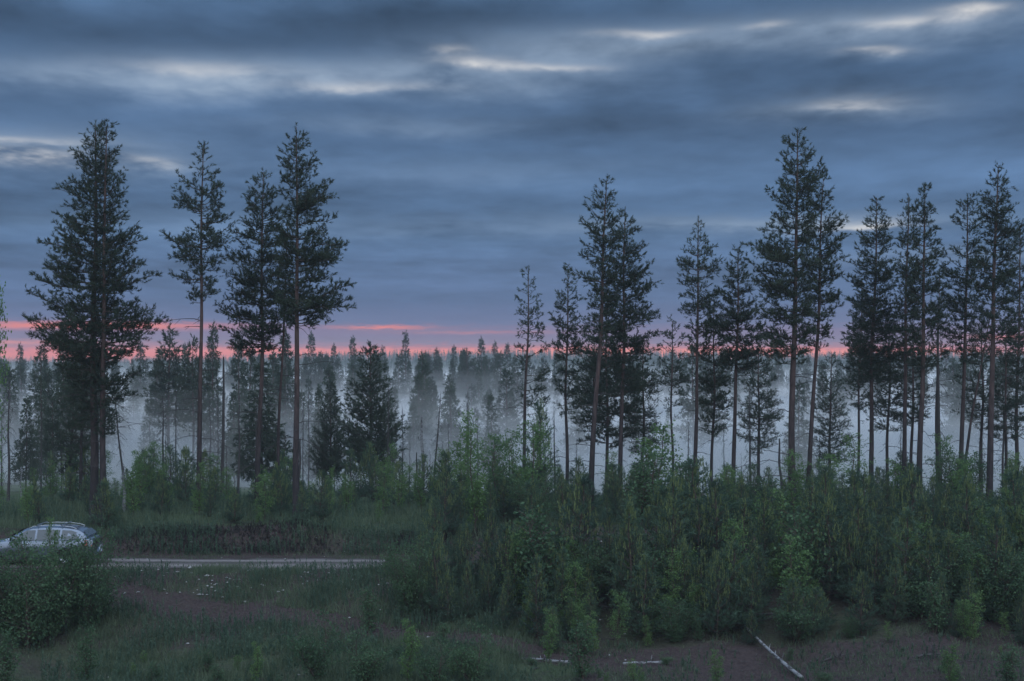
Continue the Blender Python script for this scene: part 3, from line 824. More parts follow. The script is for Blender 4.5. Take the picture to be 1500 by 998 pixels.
# trees standing singly in the mist that the photograph shows clearly
GM = 'trees standing in the mist'
put(big_fir, 0, 543, 503, 86, 'broad bushy dark pine, largest tree standing in the misty hollow', 'pine tree', None, 11, 1.2)
put(big_fir, 0, 484, 558, 90, 'narrow bushy pine close beside the largest dark pine in the hollow', 'pine tree', None, 11, 0.9)
put(mist_spruce, 2, 382, 530, 88, 'dark full-skirted spruce right behind the leaning pine trunk', 'spruce tree', None, 10, 1.0)
put(mist_spruce, 1, 344, 575, 115, 'dark narrow spruce past the slender airy pine', 'spruce tree', None, 10, 0.8)
put(mist_pine, 0, 625, 532, 165, 'pale pine with pointed crown rising out of mist beyond the leaning dead trunk', 'pine tree', None, 11)
put(mist_spruce, 2, 662, 567, 130, 'hazy wide conifer behind the leaning dead trunk', 'spruce tree', None, 10, 1.0)
put(mist_pine, 1, 690, 564, 200, 'faint thin pine with flat crown in the open mist', 'pine tree', None, 11, 0.8)
put(mist_pine, 2, 743, 545, 150, 'grey misty pine between the leafy birch and the small narrow pine', 'pine tree', None, 11, 1.1)
put(mist_spruce, 0, 220, 590, 135, 'hazy drooping spruce beside a black dead spruce', 'spruce tree', None, 10, 1.2)
put(mist_spruce, 1, 38, 582, 95, 'green spruce among grey dead poles at the clearing edge', 'spruce tree', None, 10, 0.8)
put(mist_spruce, 0, 60, 550, 98, 'thin spruce with ragged dark top among grey dead poles', 'spruce tree', None, 10, 0.7)
put(mist_pine, 0, 78, 575, 92, 'drooping ragged pine by the pair with touching trunks', 'pine tree', None, 11, 0.8)
put(mist_spruce, 1, 1170, 560, 125, 'hazy spruce seen behind the tallest pine trunk', 'spruce tree', None, 10, 0.9)
put(mist_pine, 2, 1125, 585, 175, 'very faint pine in bright mist by the tallest pine', 'pine tree', None, 11)
put(mist_pine, 0, 1240, 545, 230, 'faint tall pine against the pale mist past the close-standing pine', 'pine tree', None, 11)
put(dead_spruce, 1, 241, 577, 84, 'black dead spruce bristling with hanging twigs beside hazy spruce', 'dead tree', None, 8, 1.0)
put(dead_spruce, 0, 308, 578, 110, 'slim hazy dead spruce past the slender airy pine', 'dead tree', None, 8, 1.0)
put(dead_spruce, 2, 348, 575, 86, 'ragged dead spruce in front of dark narrow spruce', 'dead tree', None, 8, 1.0)
put(dead_spruce, 0, 12, 550, 76, 'tall grey dead spruce pole at the clearing edge', 'dead tree', None, 8, 0.9)
put(dead_spruce, 2, 185, 560, 76, 'leaning dead spruce with white-barked foot near the pair of pines', 'dead tree', None, 8, 0.8, (0, 0.10))
put(birch_snag, 0, 182, 680, 62, 'white birch stump pole beside the pair of pines', 'dead tree', None, 4.5, 1.4)
put(birch_snag, 0, 258, 672, 88, 'pale broken birch pole behind leafy saplings', 'dead tree', None, 4.5)
put(birch_snag, 0, 31, 682, 80, 'pale birch pole among grey dead spruces', 'dead tree', None, 4.5)
put(birch_snag, 0, 619, 607, 78, 'blotched white birch snag beside the leaning dead trunk', 'dead tree', None, 4.5, 0.9)
put(dead_spruce, 2, 634, 568, 74, 'dark dead trunk leaning over towards the hazy wide conifer', 'dead tree', None, 8, 0.8, (0, 0.16))
put(dead_spruce, 1, 575, 648, 80, 'short dead spruce hung with thick drooping twigs', 'dead tree', None, 8, 1.2)
put(dead_spruce, 0, 590, 592, 88, 'bare thin pole with few twigs beside the drooping dead spruce', 'dead tree', None, 8, 0.6)
put(bare_snag, 0, 608, 660, 74, 'low bare stub next to the blotched birch snag', 'dead tree', None, 5)
put(bare_snag, 0, 502, 716, 70, 'short broken stump post among small saplings', 'dead tree', None, 5)
put(bare_snag, 1, 326, 520, 70, 'long thin bare pole between the slender pine and the leaning pine', 'dead tree', None, 6, 0.6)
put(bare_snag, 0, 436, 640, 72, 'bare grey pole behind the taller paired pine', 'dead tree', None, 5)
put(dead_spruce, 1, 1100, 560, 78, 'dead spruce draped with hanging lichen twigs near the tallest pine', 'dead tree', None, 8, 0.8, (0, 0.05))
put(dead_spruce, 0, 1200, 636, 84, 'small dark dead spruce top above the pale green saplings', 'dead tree', None, 8, 1.1)
put(dead_spruce, 2, 813, 590, 80, 'thin dead spruce beside the feathery narrow pine', 'dead tree', None, 8, 0.8)
put(dead_spruce, 2, 1010, 610, 84, 'bare-twigged dead spruce behind the loosely tufted pine', 'dead tree', None, 8, 0.8)
put(bare_snag, 1, 1376, 470, 68, 'straight black pole between two orange-trunked pines', 'dead tree', None, 6, 0.6)
put(dead_spruce, 0, 1470, 540, 76, 'dead spruce pole at the end of the row of pines', 'dead tree', None, 8, 0.8)
put(bare_snag, 0, 1145, 640, 82, 'grey snag standing in bright mist beside the tallest pine', 'dead tree', None, 5)
put(bare_snag, 1, 1256, 640, 90, 'broken grey snag past the pale green saplings', 'dead tree', None, 6)
for i, (px, top, Y) in enumerate([(530, 690, 84), (560, 700, 88), (600, 640, 96), (648, 640, 90), (725, 660, 100), (1060, 620, 92), (950, 640, 90), (845, 640, 92), (1220, 670, 100), (90, 640, 84), (145, 610, 90), (275, 660, 100), (1320, 600, 92), (1440, 590, 90), (1490, 600, 86), (715, 600, 130), (1160, 600, 120), (1085, 660, 105)] + [(random.Random(500 + q).uniform(-10, 700), random.Random(600 + q).uniform(560, 680), random.Random(700 + q).uniform(76, 112)) for q in range(36)]):
    put(dead_spruce, i, px, top, Y, 'slight grey dead spruce pole standing in the mist', 'dead tree', 'dead poles in the mist', 8, 0.6)

# the misty wood behind: trees that can still be told apart
placed = []
def far_trees(n, y0, y1, tops, seed, lab_s, lab_p, group, xr=(-40, 1540), keep=None):
    rr = random.Random(seed); k = 0; tries = 0
    while k < n and tries < n * 40:
        tries += 1
        px = rr.uniform(*xr); Y = math.sqrt(rr.uniform(y0 * y0, y1 * y1))
        if keep and rr.random() > keep(px, Y): continue
        x = X(px, Y)
        if any((x - a) ** 2 + (Y - b) ** 2 < 2.2 ** 2 for a, b in placed): continue
        placed.append((x, Y)); k += 1
        H = rr.uniform(*tops); z = gz(x, Y)
        if rr.random() < 0.75: mist_spruce.place(rr.randrange(3), (x, Y, z - 0.2), rr.uniform(0, 6.28), (H / 10 * rr.uniform(.5, .95),) * 2 + (H / 10,), lab_s, 'spruce tree', group)
        else: mist_pine.place(rr.randrange(3), (x, Y, z - 0.2), rr.uniform(0, 6.28), (H / 11 * rr.uniform(.75, 1.1),) * 2 + (H / 11,), lab_p, 'pine tree', group)

dens_left = lambda px, Y: 1.0 if px < 430 else (0.5 if px < 580 else 0.12)
far_trees(68, 112, 230, (9, 15.0), 1, 'hazy spruce in the loose wood of the misty hollow', 'hazy pine in the loose wood of the misty hollow', 'loose trees in the misty hollow', keep=dens_left)
far_trees(16, 112, 180, (7.5, 12.0), 8, 'narrow hazy spruce behind the snags of the open hollow', 'narrow hazy pine behind the snags of the open hollow', 'narrow trees behind the snags', xr=(430, 780))
far_trees(20, 140, 240, (8, 13.0), 4, 'pale spruce half drowned in bright mist of the hollow', 'pale pine half drowned in bright mist of the hollow', 'pale trees in the hollow', xr=(560, 1540), keep=lambda px, Y: .5)
far_trees(300, 250, 360, (12.0, 16.2), 2, 'spruce of the grey forest edge rising from the mist', 'pine of the grey forest edge rising from the mist', 'grey forest edge across the hollow')
# spires standing above the forest edge
for i, (px, top, Y) in enumerate([(595, 487, 275), (518, 495, 290), (455, 489, 280), (310, 496, 290), (272, 505, 290), (705, 497, 290), (725, 502, 295), (745, 505, 300), (640, 512, 310), (350, 505, 300), (420, 500, 300), (490, 506, 320), (560, 508, 310), (665, 508, 310), (900, 505, 310), (985, 512, 290), (1060, 512, 310), (1245, 512, 300), (1140, 514, 320), (235, 512, 240), (205, 505, 230), (30, 505, 270)]):
    put(mist_spruce, i, px, top, Y, 'pointed spruce spire standing above the grey forest edge', 'spruce tree', 'spires above the forest edge', 10, 0.62)

# the far wood as one mass
def far_wood():
    rng = np.random.default_rng(9)
    n = 7000
    Y = np.sqrt(rng.uniform(340 ** 2, 1500 ** 2, n)); px = rng.uniform(-120, 1620, n); x = (px - 750) / F * Y
    z = gz_arr(x, Y); H = rng.uniform(8, 13.5, n); W = H * rng.uniform(0.10, 0.2, n)
    Vs = []
    for k in range(26):
        t = rng.uniform(0.05, 1.0, n); a = rng.uniform(0, 6.28, n)
        zz = z + H * t; w = W * (1 - t) + 0.12
        c = np.stack([x, Y, zz + 0.8], 1)
        e = np.stack([x + np.cos(a) * w, Y + np.sin(a) * w, zz - 0.4], 1)
        e2 = np.stack([x + np.cos(a + 1.3) * w, Y + np.sin(a + 1.3) * w, zz - 0.5], 1)
        Vs.append(np.stack([c, e, e2], 1))
    V = np.concatenate(Vs).reshape(-1, 3)
    o = link('distant_wood', mesh_np('distant_wood', V, np.arange(len(V)).reshape(-1, 3), M['spruce']))
    tag(o, 'distant blue-grey conifer wood along the horizon', 'forest', kind='stuff')
far_wood()


# ------------------------------------------------------------------ saplings, thicket and bushes
YK = dict(whorl=0.24, per=(5, 7), sub_step=0.17, shoot_step=0.15, shoot_len=0.26, K=16, nl=0.12, nw=0.022, spread=0.85, inner=0.15, shrink=(0.7, 1.08), keep=1.0)
def make_young(H, W, seed):
    rng = np.random.default_rng(seed)
    r = make_conifer('young_pine', H, W, seed, 'young', 'young', 0.10, 0.035, kw=YK, bark='stem')
    crown = [c for c in r.children if c.name.startswith('crown')][0]
    # upright new shoots at the branch ends
    n = 130; t = rng.uniform(0.2, 1.0, n) ** 0.8; a = rng.uniform(0, 6.28, n); w = W * (1 - t) ** 0.7 * rng.uniform(0.5, 1.0, n)
    P = np.stack([np.cos(a) * w, np.sin(a) * w, H * (0.10 + 0.9 * t) + 0.02], 1)
    V, T = tufts(P, np.array([[0, 0, 1.0]]) + rng.normal(0, 0.12, (n, 3)), rng.uniform(0.2, 0.42, n), 12, 0.075, 0.026, 0.3, rng)
    link('candles', mesh_np('young_pine_candles', V, T, M['candle']), r)
    return r
young = Kind([make_young(3.6, 0.95, 200), make_young(3.0, 1.1, 201), make_young(4.0, 1.05, 202), make_young(2.2, 0.8, 203)])
YH = (3.6, 3.0, 4.0, 2.2)
birch = Kind([make_broadleaf('birch_sapling', 3.6, 0.85, 210, 1, 0.085, 1900), make_broadleaf('birch_sapling', 2.6, 0.7, 211, 2, 0.08, 1500),
              make_broadleaf('birch_sapling', 4.2, 1.1, 212, 2, 0.09, 2600)])
BH = (3.6, 2.6, 4.2)
bush = Kind([make_broadleaf('willow_bush', 1.8, 1.1, 220, 5, 0.07, 2600, 'willow', upright=1.1, lo=0.08),
             make_broadleaf('willow_bush', 1.4, 0.6, 221, 3, 0.06, 1400, 'willow', upright=1.1, lo=0.08),
             make_broadleaf('willow_bush', 3.6, 1.7, 222, 12, 0.095, 9000, 'willow', upright=1.0, lo=0.05)])
UH = (1.8, 1.4, 3.6)


def plant(kind, HS, i, px, base, top, label, cat, group=None, sx=1.0, Y=None):
    """foot at row base, tip at row top; the distance follows from the ground under the foot unless given"""
    if Y is None:
        ys = np.linspace(34, 110, 1500); xx = (px - 750) / F * ys
        row = HZ + (CZ - gz_arr(xx, ys)) * F / ys
        k = np.where(row > base)[0]; Y = float(ys[k[-1]]) if base < row[0] and len(k) else 38.0
        if base > row[0]: Y = 36.0
    x = X(px, Y); z = gz(x, Y); s = max(0.2, (Zp(top, Y) - z) / HS[i % len(HS)])
    return kind.place(i, (x, Y, z - 0.05), rnd.uniform(0, 6.28), (s * sx, s * sx, s), label, cat, group)


# named ones
B, Yg, U = (birch, BH), (young, YH), (bush, UH)
plant(*B, 2, 697, 0, 603, 'tall bright birch sapling with pointed top over the thicket edge', 'birch', None, 0.75, Y=56.5)
plant(*B, 0, 780, 0, 622, 'dense birch sapling at the foot of the small narrow pine', 'birch', None, 0.95, Y=57.5)
plant(*B, 1, 960, 0, 622, 'leafy birch sapling standing clear in the gap between pine clumps', 'birch', None, 1.1, Y=58.5)
plant(*Yg, 0, 793, 0, 598, 'young pine with forked candle top behind the dense birch sapling', 'pine sapling', None, 0.8, Y=60)
plant(*Yg, 1, 650, 0, 690, 'stout young pine with upturned branches beside the tall birch sapling', 'pine sapling', None, 0.9, Y=55.8)
plant(*B, 2, 1255, 0, 636, 'broad pale green birch between the tallest pine and the conical pine', 'birch', None, 1.35, Y=62)
plant(*B, 0, 1215, 0, 668, 'pale green birch flank next to the broad pale birch', 'birch', None, 1.3, Y=61)
plant(*B, 1, 1310, 0, 672, 'low pale birch leaning on the broad pale birch', 'birch', None, 1.3, Y=63)
plant(*B, 0, 1380, 0, 640, 'upright birch sapling between orange-trunked pines', 'birch', None, 0.8, Y=62)
plant(*B, 2, 1080, 0, 690, 'pale birch sapling under the wide-skirted pine', 'birch', None, 0.9, Y=60)
plant(*B, 1, 195, 0, 684, 'bright birch sapling around the white birch stump pole', 'birch', None, 1.1, Y=60)
plant(*B, 0, 245, 0, 706, 'low birch sapling between two taller leafy saplings', 'birch', None, 1.2, Y=60)
plant(*B, 2, 292, 0, 676, 'large leafy birch sapling hiding the slender pine foot', 'birch', None, 0.95, Y=58.5)
plant(*B, 0, 388, 0, 696, 'bushy birch sapling hiding the leaning pine foot', 'birch', None, 1.2, Y=58.5)
plant(*B, 1, 484, 0, 684, 'yellow-green thin birch sapling among tiny pines', 'birch', None, 0.5, Y=59)
plant(*B, 1, 345, 0, 716, 'small birch sapling between leafy larger ones', 'birch', None, 1.0, Y=59.5)
plant(*U, 2, 70, 936, 783, 'large dark leafy bush in front of the silver car doors', 'bush', None, 0.9)
plant(*U, 2, 130, 925, 776, 'uneven dark leafy bush covering the car tail', 'bush', None, 0.62)
plant(*U, 2, 12, 940, 795, 'dark leafy bush below the car bonnet', 'bush', None, 0.8)
plant(*B, 2, 108, 915, 800, 'dark sapling clump between the car tail bush and the door bush', 'birch', None, 0.8)
plant(*U, 0, 150, 905, 815, 'low spreading shrub on the open side of the car bushes', 'bush', None, 1.0)
plant(*U, 0, 40, 950, 850, 'low spreading shrub at the feet of the car bushes', 'bush', None, 1.1)
plant(*B, 1, 77, 880, 758, 'thin green sapling rising across the car side window', 'birch', None, 0.45)
plant(*B, 0, 842, 930, 826, 'fresh green birch sapling on the bare soil before the thicket', 'birch', None, 0.95)
plant(*B, 1, 805, 972, 890, 'narrow yellow-green sapling by the broken white log', 'birch', None, 0.8)
plant(*U, 1, 853, 996, 910, 'narrow bluish-green sapling between the two white logs', 'bush', None, 0.9)
plant(*U, 1, 540, 925, 862, 'small round-topped sapling on the track edge', 'bush', None, 0.9)
plant(*U, 0, 468, 1000, 900, 'dark round willow bush in pale grass', 'bush', None, 0.75)
plant(*B, 1, 598, 1002, 905, 'yellowish sapling with pointed crown among low shrubs', 'birch', None, 0.9)
plant(*U, 0, 530, 1004, 925, 'low grey-green shrub between dark willow and yellowish sapling', 'bush', None, 0.9)
plant(*U, 0, 695, 1006, 918, 'low sprawling shrub by the soil bank', 'bush', None, 0.8)
plant(*B, 1, 375, 1004, 938, 'little yellow-green seedling in pale grass', 'birch', None, 0.8)
plant(*U, 1, 126, 1002, 918, 'grey-green willow shoot on bare dark soil', 'bush', None, 0.7)
plant(*U, 1, 8, 1004, 925, 'leafy shoot at the end of the dark bushes', 'bush', None, 0.9)
plant(*B, 1, 1392, 1004, 942, 'small bright green sapling below the dark thicket', 'birch', None, 1.2)
plant(*U, 0, 1200, 1010, 972, 'low dusty shrub beside the slanting fallen birch', 'bush', None, 0.9)
plant(*U, 1, 1478, 1004, 944, 'dark green shrub below the thicket end', 'bush', None, 1.2)
plant(*B, 1, 1050, 1012, 950, 'tiny bright sapling near the slanting fallen birch', 'birch', None, 1.0)
plant(*U, 0, 640, 1012, 938, 'low leafy shrub between the yellowish sapling and sprawling shrub', 'bush', None, 0.8)
plant(*B, 1, 940, 1012, 976, 'tiny sapling beside the white log end', 'birch', None, 0.9)
plant(*B, 0, 1075, 900, 765, 'bright birch sapling glowing inside the dark thicket', 'birch', None, 0.75)
plant(*U, 2, 600, 900, 786, 'grey-green willow clump where the road vanishes', 'bush', None, 0.7)
plant(*B, 0, -12, 0, 428, 'drooping birch crown at the clearing edge by grey dead poles', 'birch', None, 0.35, Y=66)

GT = 'young pines of the roadside thicket'
rr = random.Random(77); tp = []
k = 0; tries = 0
# dense thicket on the slope this side of the road and over the road's far bank
while k < 240 and tries < 9000:
    tries += 1
    zone = rr.random()
    if zone < 0.62: Y = rr.uniform(44.6, 51.0); px = rr.uniform(575, 1540); 
    else: Y = rr.uniform(56.0, 66.0); px = rr.uniform(640, 1540)
    x = X(px, Y)
    if Y < 51:
        edge = 690 + (Y - 44.6) / 6.4 * (-120)
        if px < edge: continue
        if Y < 45.2 + 0.9 * math.sin(px * 0.021) + 0.6 * math.sin(px * 0.057 + 1): continue
    if math.sin(x * 1.1 + 0.7) + math.sin(Y * 1.3 + x * 0.5) < -1.6: continue          # openings in the thicket
    if any((x - a) ** 2 + (Y - b) ** 2 < 0.7 ** 2 for a, b in tp): continue
    tp.append((x, Y)); k += 1
    i = rr.choice((0, 1, 2, 0, 2))
    hgt = rr.uniform(1.5, 3.9 if px < 1100 else 3.6) if Y < 51 else rr.uniform(0.9, 2.2)
    if Y < 51 and px < 760: hgt *= 0.75
    if Y < 46.5: hgt *= 0.7
    s = hgt / YH[i]
    young.place(i, (x, Y, gz(x, Y) - 0.05), rr.uniform(0, 6.28), (s * rr.uniform(.75, 1.3),) * 2 + (s,), 'bushy young pine packed in the dense roadside thicket', 'pine sapling', GT)
k = 0
while k < 110:
    Y = rr.uniform(44.6, 51.0) if rr.random() < 0.7 else rr.uniform(56, 64); px = rr.uniform(560, 1540)
    if Y < 51 and px < 650 + (51 - Y) * 22: continue
    x = X(px, Y); k += 1; i = rr.randrange(3); hgt = rr.uniform(1.0, 3.0) * (0.6 if Y < 46.3 else 1.0) * (1.25 if px < 820 and Y > 46.3 else 1.0)
    if rr.random() < (0.75 if px < 820 else 0.5): birch.place(i, (x, Y, gz(x, Y) - 0.05), rr.uniform(0, 6.28), hgt / BH[i], 'birch sapling growing through the dense roadside thicket', 'birch', 'birch saplings in the thicket')
    else: bush.place(i, (x, Y, gz(x, Y) - 0.05), rr.uniform(0, 6.28), hgt / UH[i], 'willow shrub growing through the dense roadside thicket', 'bush', 'willows in the thicket')
k = 0
while k < 44:
    Y = rr.uniform(37.5, 44.5); px = rr.uniform(180, 760) if k < 30 else rr.uniform(760, 1520); x = X(px, Y); k += 1; i = rr.randrange(2); hgt = rr.uniform(0.25, 0.75)
    if rr.random() < 0.4: birch.place(1, (x, Y, gz(x, Y) - 0.03), rr.uniform(0, 6.28), (hgt / BH[1] * 1.3,) * 2 + (hgt / BH[1],), 'knee-high birch seedling in the clearing below the road', 'birch', 'seedlings in the clearing')
    else: bush.place(i, (x, Y, gz(x, Y) - 0.03), rr.uniform(0, 6.28), (hgt / UH[i] * 1.2,) * 2 + (hgt / UH[i],), 'knee-high willow shrub in the clearing below the road', 'bush', 'low willows in the clearing')
# small trees on top of the bank in front of the mist
k = 0
while k < 105:
    Y = rr.uniform(56.5, 78); px = rr.uniform(-20, 660); x = X(px, Y); k += 1
    if rr.random() < 0.5:
        i = rr.choice((3, 1, 0)); young.place(i, (x, Y, gz(x, Y) - 0.05), rr.uniform(0, 6.28), rr.uniform(0.9, 2.0 + max(0, Y - 64) * 0.09) / YH[i], 'little pine on the grassy bank behind the road', 'pine sapling', 'little pines on the bank')
    else:
        i = rr.randrange(3); birch.place(i, (x, Y, gz(x, Y) - 0.05), rr.uniform(0, 6.28), rr.uniform(0.9, 2.2 + max(0, Y - 64) * 0.09) / BH[i], 'little birch on the grassy bank behind the road', 'birch', 'little birches on the bank')
for kd in (mist_spruce, mist_pine, big_fir, dead_spruce, bare_snag, birch_snag, young, birch, bush): kd.drop_unused()

# ------------------------------------------------------------------ grass, weeds, stones
def grass_field():
    rng = np.random.default_rng(21)
    def scatter(n, y0, y1, p0, p1):
        Y = rng.uniform(y0, y1, n); px = rng.uniform(p0, p1, n); return (px - 750) / F * Y, Y
    xs, ys, hs = [], [], []
    for (n, y0, y1, p0, p1, h0, h1) in [(60000, 55.4, 70, -30, 1530, 0.15, 0.55), (60000, 43, 50.6, 100, 780, 0.08, 0.34), (80000, 36.5, 44.5, 120, 760, 0.08, 0.32), (26000, 37, 46, 700, 1530, 0.05, 0.22),
                                        (5000, 37, 46, -30, 200, 0.05, 0.22), (6000, 54.4, 55.6, -30, 700, 0.06, 0.22), (14000, 50.2, 51.7, 160, 620, 0.04, 0.2), (4500, 52.05, 52.5, 160, 620, 0.03, 0.12), (2500, 53.2, 54.5, 160, 620, 0.04, 0.15)]:
        x, y = scatter(n, y0, y1, p0, p1)
        d = np.sin(x * 0.9 + y * 0.7) + np.sin(x * 2.1 - y * 1.4 + 1) + np.sin(x * 0.35 + 2) + rng.normal(0, 0.8, n)
        tr = (x + 17) / 22; ty = 50.2 - 7.2 * np.clip(tr, 0, 1) ** 0.9
        ok = (d > -0.55) & ~((np.abs(y - ty) < 0.6) & (tr > 0) & (tr < 1) & (rng.random(n) < 0.85))
        xs.append(x[ok]); ys.append(y[ok]); hs.append(rng.uniform(h0, h1, ok.sum()))
    x = np.concatenate(xs); y = np.concatenate(ys); h = np.concatenate(hs); z = gz_arr(x, y) - 0.02
    a = rng.uniform(0, 6.28, len(x)); w = 0.010 + 0.012 * h
    b0 = np.stack([x - np.cos(a) * w, y - np.sin(a) * w, z], 1); b1 = np.stack([x + np.cos(a) * w, y + np.sin(a) * w, z], 1)
    tip = np.stack([x + rng.normal(0, .3, len(x)) * h, y + rng.normal(0, .3, len(x)) * h, z + h], 1)
    V = np.stack([b0, b1, tip], 1).reshape(-1, 3)
    tag(link('grass', mesh_np('grass', V, np.arange(len(V)).reshape(-1, 3), M['grass'])), 'sparse dusky grass over the slope, bank and clearing', 'grass', kind='stuff')


def weed_field():
    rng = np.random.default_rng(22)
    xs, ys, hs = [], [], []
    for (n, y0, y1, p0, p1, h0, h1) in [(3600, 43.5, 50.4, 170, 740, 0.25, 0.6), (1800, 37, 44, 60, 760, 0.2, 0.5), (1500, 54.4, 56.2, 160, 660, 0.2, 0.6), (1300, 56, 66, -20, 700, 0.3, 0.9), (900, 37.5, 45.5, 740, 1520, 0.10, 0.32), (250, 44, 50, -20, 200, 0.2, 0.5)]:
        Y = rng.uniform(y0, y1, n); px = rng.uniform(p0, p1, n); x = (px - 750) / F * Y
        d = np.sin(x * 0.7 + Y) + np.sin(x * 1.7 - Y * 1.1 + 2) + rng.normal(0, 0.7, n)
        tr = (x + 17) / 22; ty = 50.2 - 7.2 * np.clip(tr, 0, 1) ** 0.9
        ok = (d > -0.2) & ~((np.abs(Y - ty) < 0.55) & (tr > 0) & (tr < 1))
        xs.append(x[ok]); ys.append(Y[ok]); hs.append(rng.uniform(h0, h1, ok.sum()))
    x = np.concatenate(xs); y = np.concatenate(ys); h = np.concatenate(hs); n = len(x); z = gz_arr(x, y) - 0.02
    P = np.stack([x, y, z], 1); D = np.stack([rng.normal(0, .1, n), rng.normal(0, .1, n), np.ones(n)], 1)
    V, T = tufts(P, D, h, 24, 0.09, 0.026, 0.6, rng, (0.05, 1.0))
    tag(link('weeds', mesh_np('weeds', V, T, M['weed'])), 'upright leafy weeds on the slope and along the bank', 'weeds', kind='stuff')


def pebbles():
    rng = np.random.default_rng(23)
    oct_v = np.array([[1, 0, 0], [0, 1, 0], [-1, 0, 0], [0, -1, 0], [0, 0, .7], [0, 0, -.5]], float)
    oct_f = np.array([[0, 1, 4], [1, 2, 4], [2, 3, 4], [3, 0, 4], [1, 0, 5], [2, 1, 5], [3, 2, 5], [0, 3, 5]])
    n = 420; Y = np.where(rng.random(n) < 0.7, rng.uniform(48.5, 51.3, n), rng.uniform(40, 56, n)); px = rng.uniform(120, 1000, n); x = (px - 750) / F * Y
    z = gz_arr(x, Y); s = rng.uniform(0.015, 0.06, n) * np.where(rng.random(n) < .06, 1.7, 1)
    V = oct_v[None] * rng.uniform(0.7, 1.3, (n, 6, 1)) * s[:, None, None] * np.array([1.3, 1, .8]) + np.stack([x, Y, z + s * 0.25], 1)[:, None, :]
    Fc = oct_f[None] + (np.arange(n) * 6)[:, None, None]
    tag(link('pebbles', mesh_np('pebbles', V.reshape(-1, 3), Fc.reshape(-1, 3), M['stone'])), 'scattered pale pebbles on the road shoulder and slope', 'pebbles', kind='stuff')


def litter():
    rng = np.random.default_rng(24); ps = []
    for k in range(900):
        Y = rng.uniform(38, 46.5) if rng.random() < .75 else rng.uniform(46, 50.5); px = rng.uniform(60, 1520) if rng.random() < .4 else rng.uniform(650, 1520)
        x = X(px, Y); a = rng.uniform(0, 3.14); l = rng.uniform(0.06, 0.4)
        xs_ = x + math.cos(a) * l * np.array([-.5, 0, .5]); ys_ = Y + math.sin(a) * l * np.array([-.5, 0, .5])
        z_ = gz_arr(xs_, ys_) + 0.015 + rng.uniform(0, 0.05, 3); r = rng.uniform(.006, .016)
        ps.append((np.stack([xs_, ys_, z_], 1), np.array([r, r * .8, r * .4])))
    V, Q = tubes(ps, 4)
    tag(link('twig_litter', mesh_np('twig_litter', V, Q, M['dead'])), 'small dead twigs strewn over the bare soil', 'twigs', kind='stuff')


def heather():
    rng = np.random.default_rng(25); n = 2600
    Y = rng.uniform(54.6, 56.6, n); px = rng.uniform(150, 720, n); x = (px - 750) / F * Y
    ok = np.sin(x * 1.3) + np.sin(x * 0.5 + 1) + rng.normal(0, .7, n) > -0.5
    x, Y = x[ok], Y[ok]; n = len(x); P = np.stack([x, Y, gz_arr(x, Y) - 0.02], 1)
    V, T = tufts(P, np.array([[0, -0.2, 1.0]]) + rng.normal(0, .35, (n, 3)), rng.uniform(0.12, 0.32, n), 22, 0.07, 0.022, 0.9, rng)
    tag(link('heather', mesh_np('heather', V, T, M['heath'])), 'dark brownish heather clothing the bank above the road', 'heather', kind='stuff')
grass_field(); weed_field(); pebbles(); litter(); heather()


# ------------------------------------------------------------------ logs
def log(name, label, pa, pb, ra, rb, mat, seed, stubs=3, cat='log', bend=0.06, group=None):
    rng = np.random.default_rng(seed)
    a, b = np.array(pa, float), np.array(pb, float); n = 12; u = np.linspace(0, 1, n); L = np.linalg.norm(b - a)
    P = a + (b - a) * u[:, None]; P[:, 2] += bend * L * np.sin(u * math.pi) * rng.uniform(-.3, .6); P[:, 1] += bend * L * np.sin(u * math.pi * 1.6 + 1)
    rad = ra + (rb - ra) * u; rad = rad * (1 + rng.normal(0, .06, n))
    mid = P.mean(0); P = P - mid
    V, Q = tubes([(P, rad)], 9)
    caps = []
    root = empty(name, tuple(mid))
    tag(root, label, cat, group)
    k = len(V); V2 = np.concatenate([V, P[:1], P[-1:]])
    j = np.arange(9); j2 = (j + 1) % 9; m = (n - 1) * 9
    tri = np.concatenate([np.stack([np.full(9, k), j2, j], 1), np.stack([np.full(9, k + 1), m + j, m + j2], 1)])
    me = mesh_np('log_bark', V2, [Q, tri], M[mat], True)
    # bark noise runs along the local z of the tree material: good enough lying down
    link('log_body', me, root)
    for i in range(stubs):
        q = rng.integers(2, n - 2); an = rng.uniform(0.3, 2.8); l = rng.uniform(0.08, 0.35)
        e = P[q] + np.array([rng.normal(0, .3) * l, math.cos(an) * l, abs(math.sin(an)) * l])
        V, Q = tubes([(np.stack([P[q], (P[q] + e) / 2 + rng.normal(0, .01, 3), e]), np.array([.022, .016, .008]))], 5)
        link('branch_stub', mesh_np('branch_stub', V, Q, M[mat], True), root)
    return root


def gp(px, py):
    """point of the ground seen at a pixel"""
    ys = np.linspace(36, 54, 2000); xx = (px - 750) / F * ys
    row = HZ + (CZ - gz_arr(xx, ys)) * F / ys
    Y = float(ys[np.argmin(np.abs(row - py))]); x = X(px, Y)
    return np.array([x, Y, gz(x, Y)])
up = lambda p, h: p + np.array([0, 0, h])
log('birch_log', 'broken white birch log with splintered end lying by narrow sapling', up(gp(764, 967), .02), up(gp(838, 971), .025), .04, .05, 'birch_bark', 1, 5)
log('birch_log', 'short straight white birch log lying alone on bare soil', up(gp(913, 975), .035), up(gp(976, 971), .035), .055, .06, 'birch_bark', 2, 1)
log('fallen_birch', 'long thin white birch lying slanted down the soil bank', up(gp(1092, 930), .25), up(gp(1174, 994), .04), .04, .06, 'birch_bark', 3, 4)
log('fallen_tree', 'grey fallen trunk lying level under the thicket edge', up(gp(1092, 912), .2), up(gp(1200, 914), .25), .05, .035, 'dead', 4, 4)
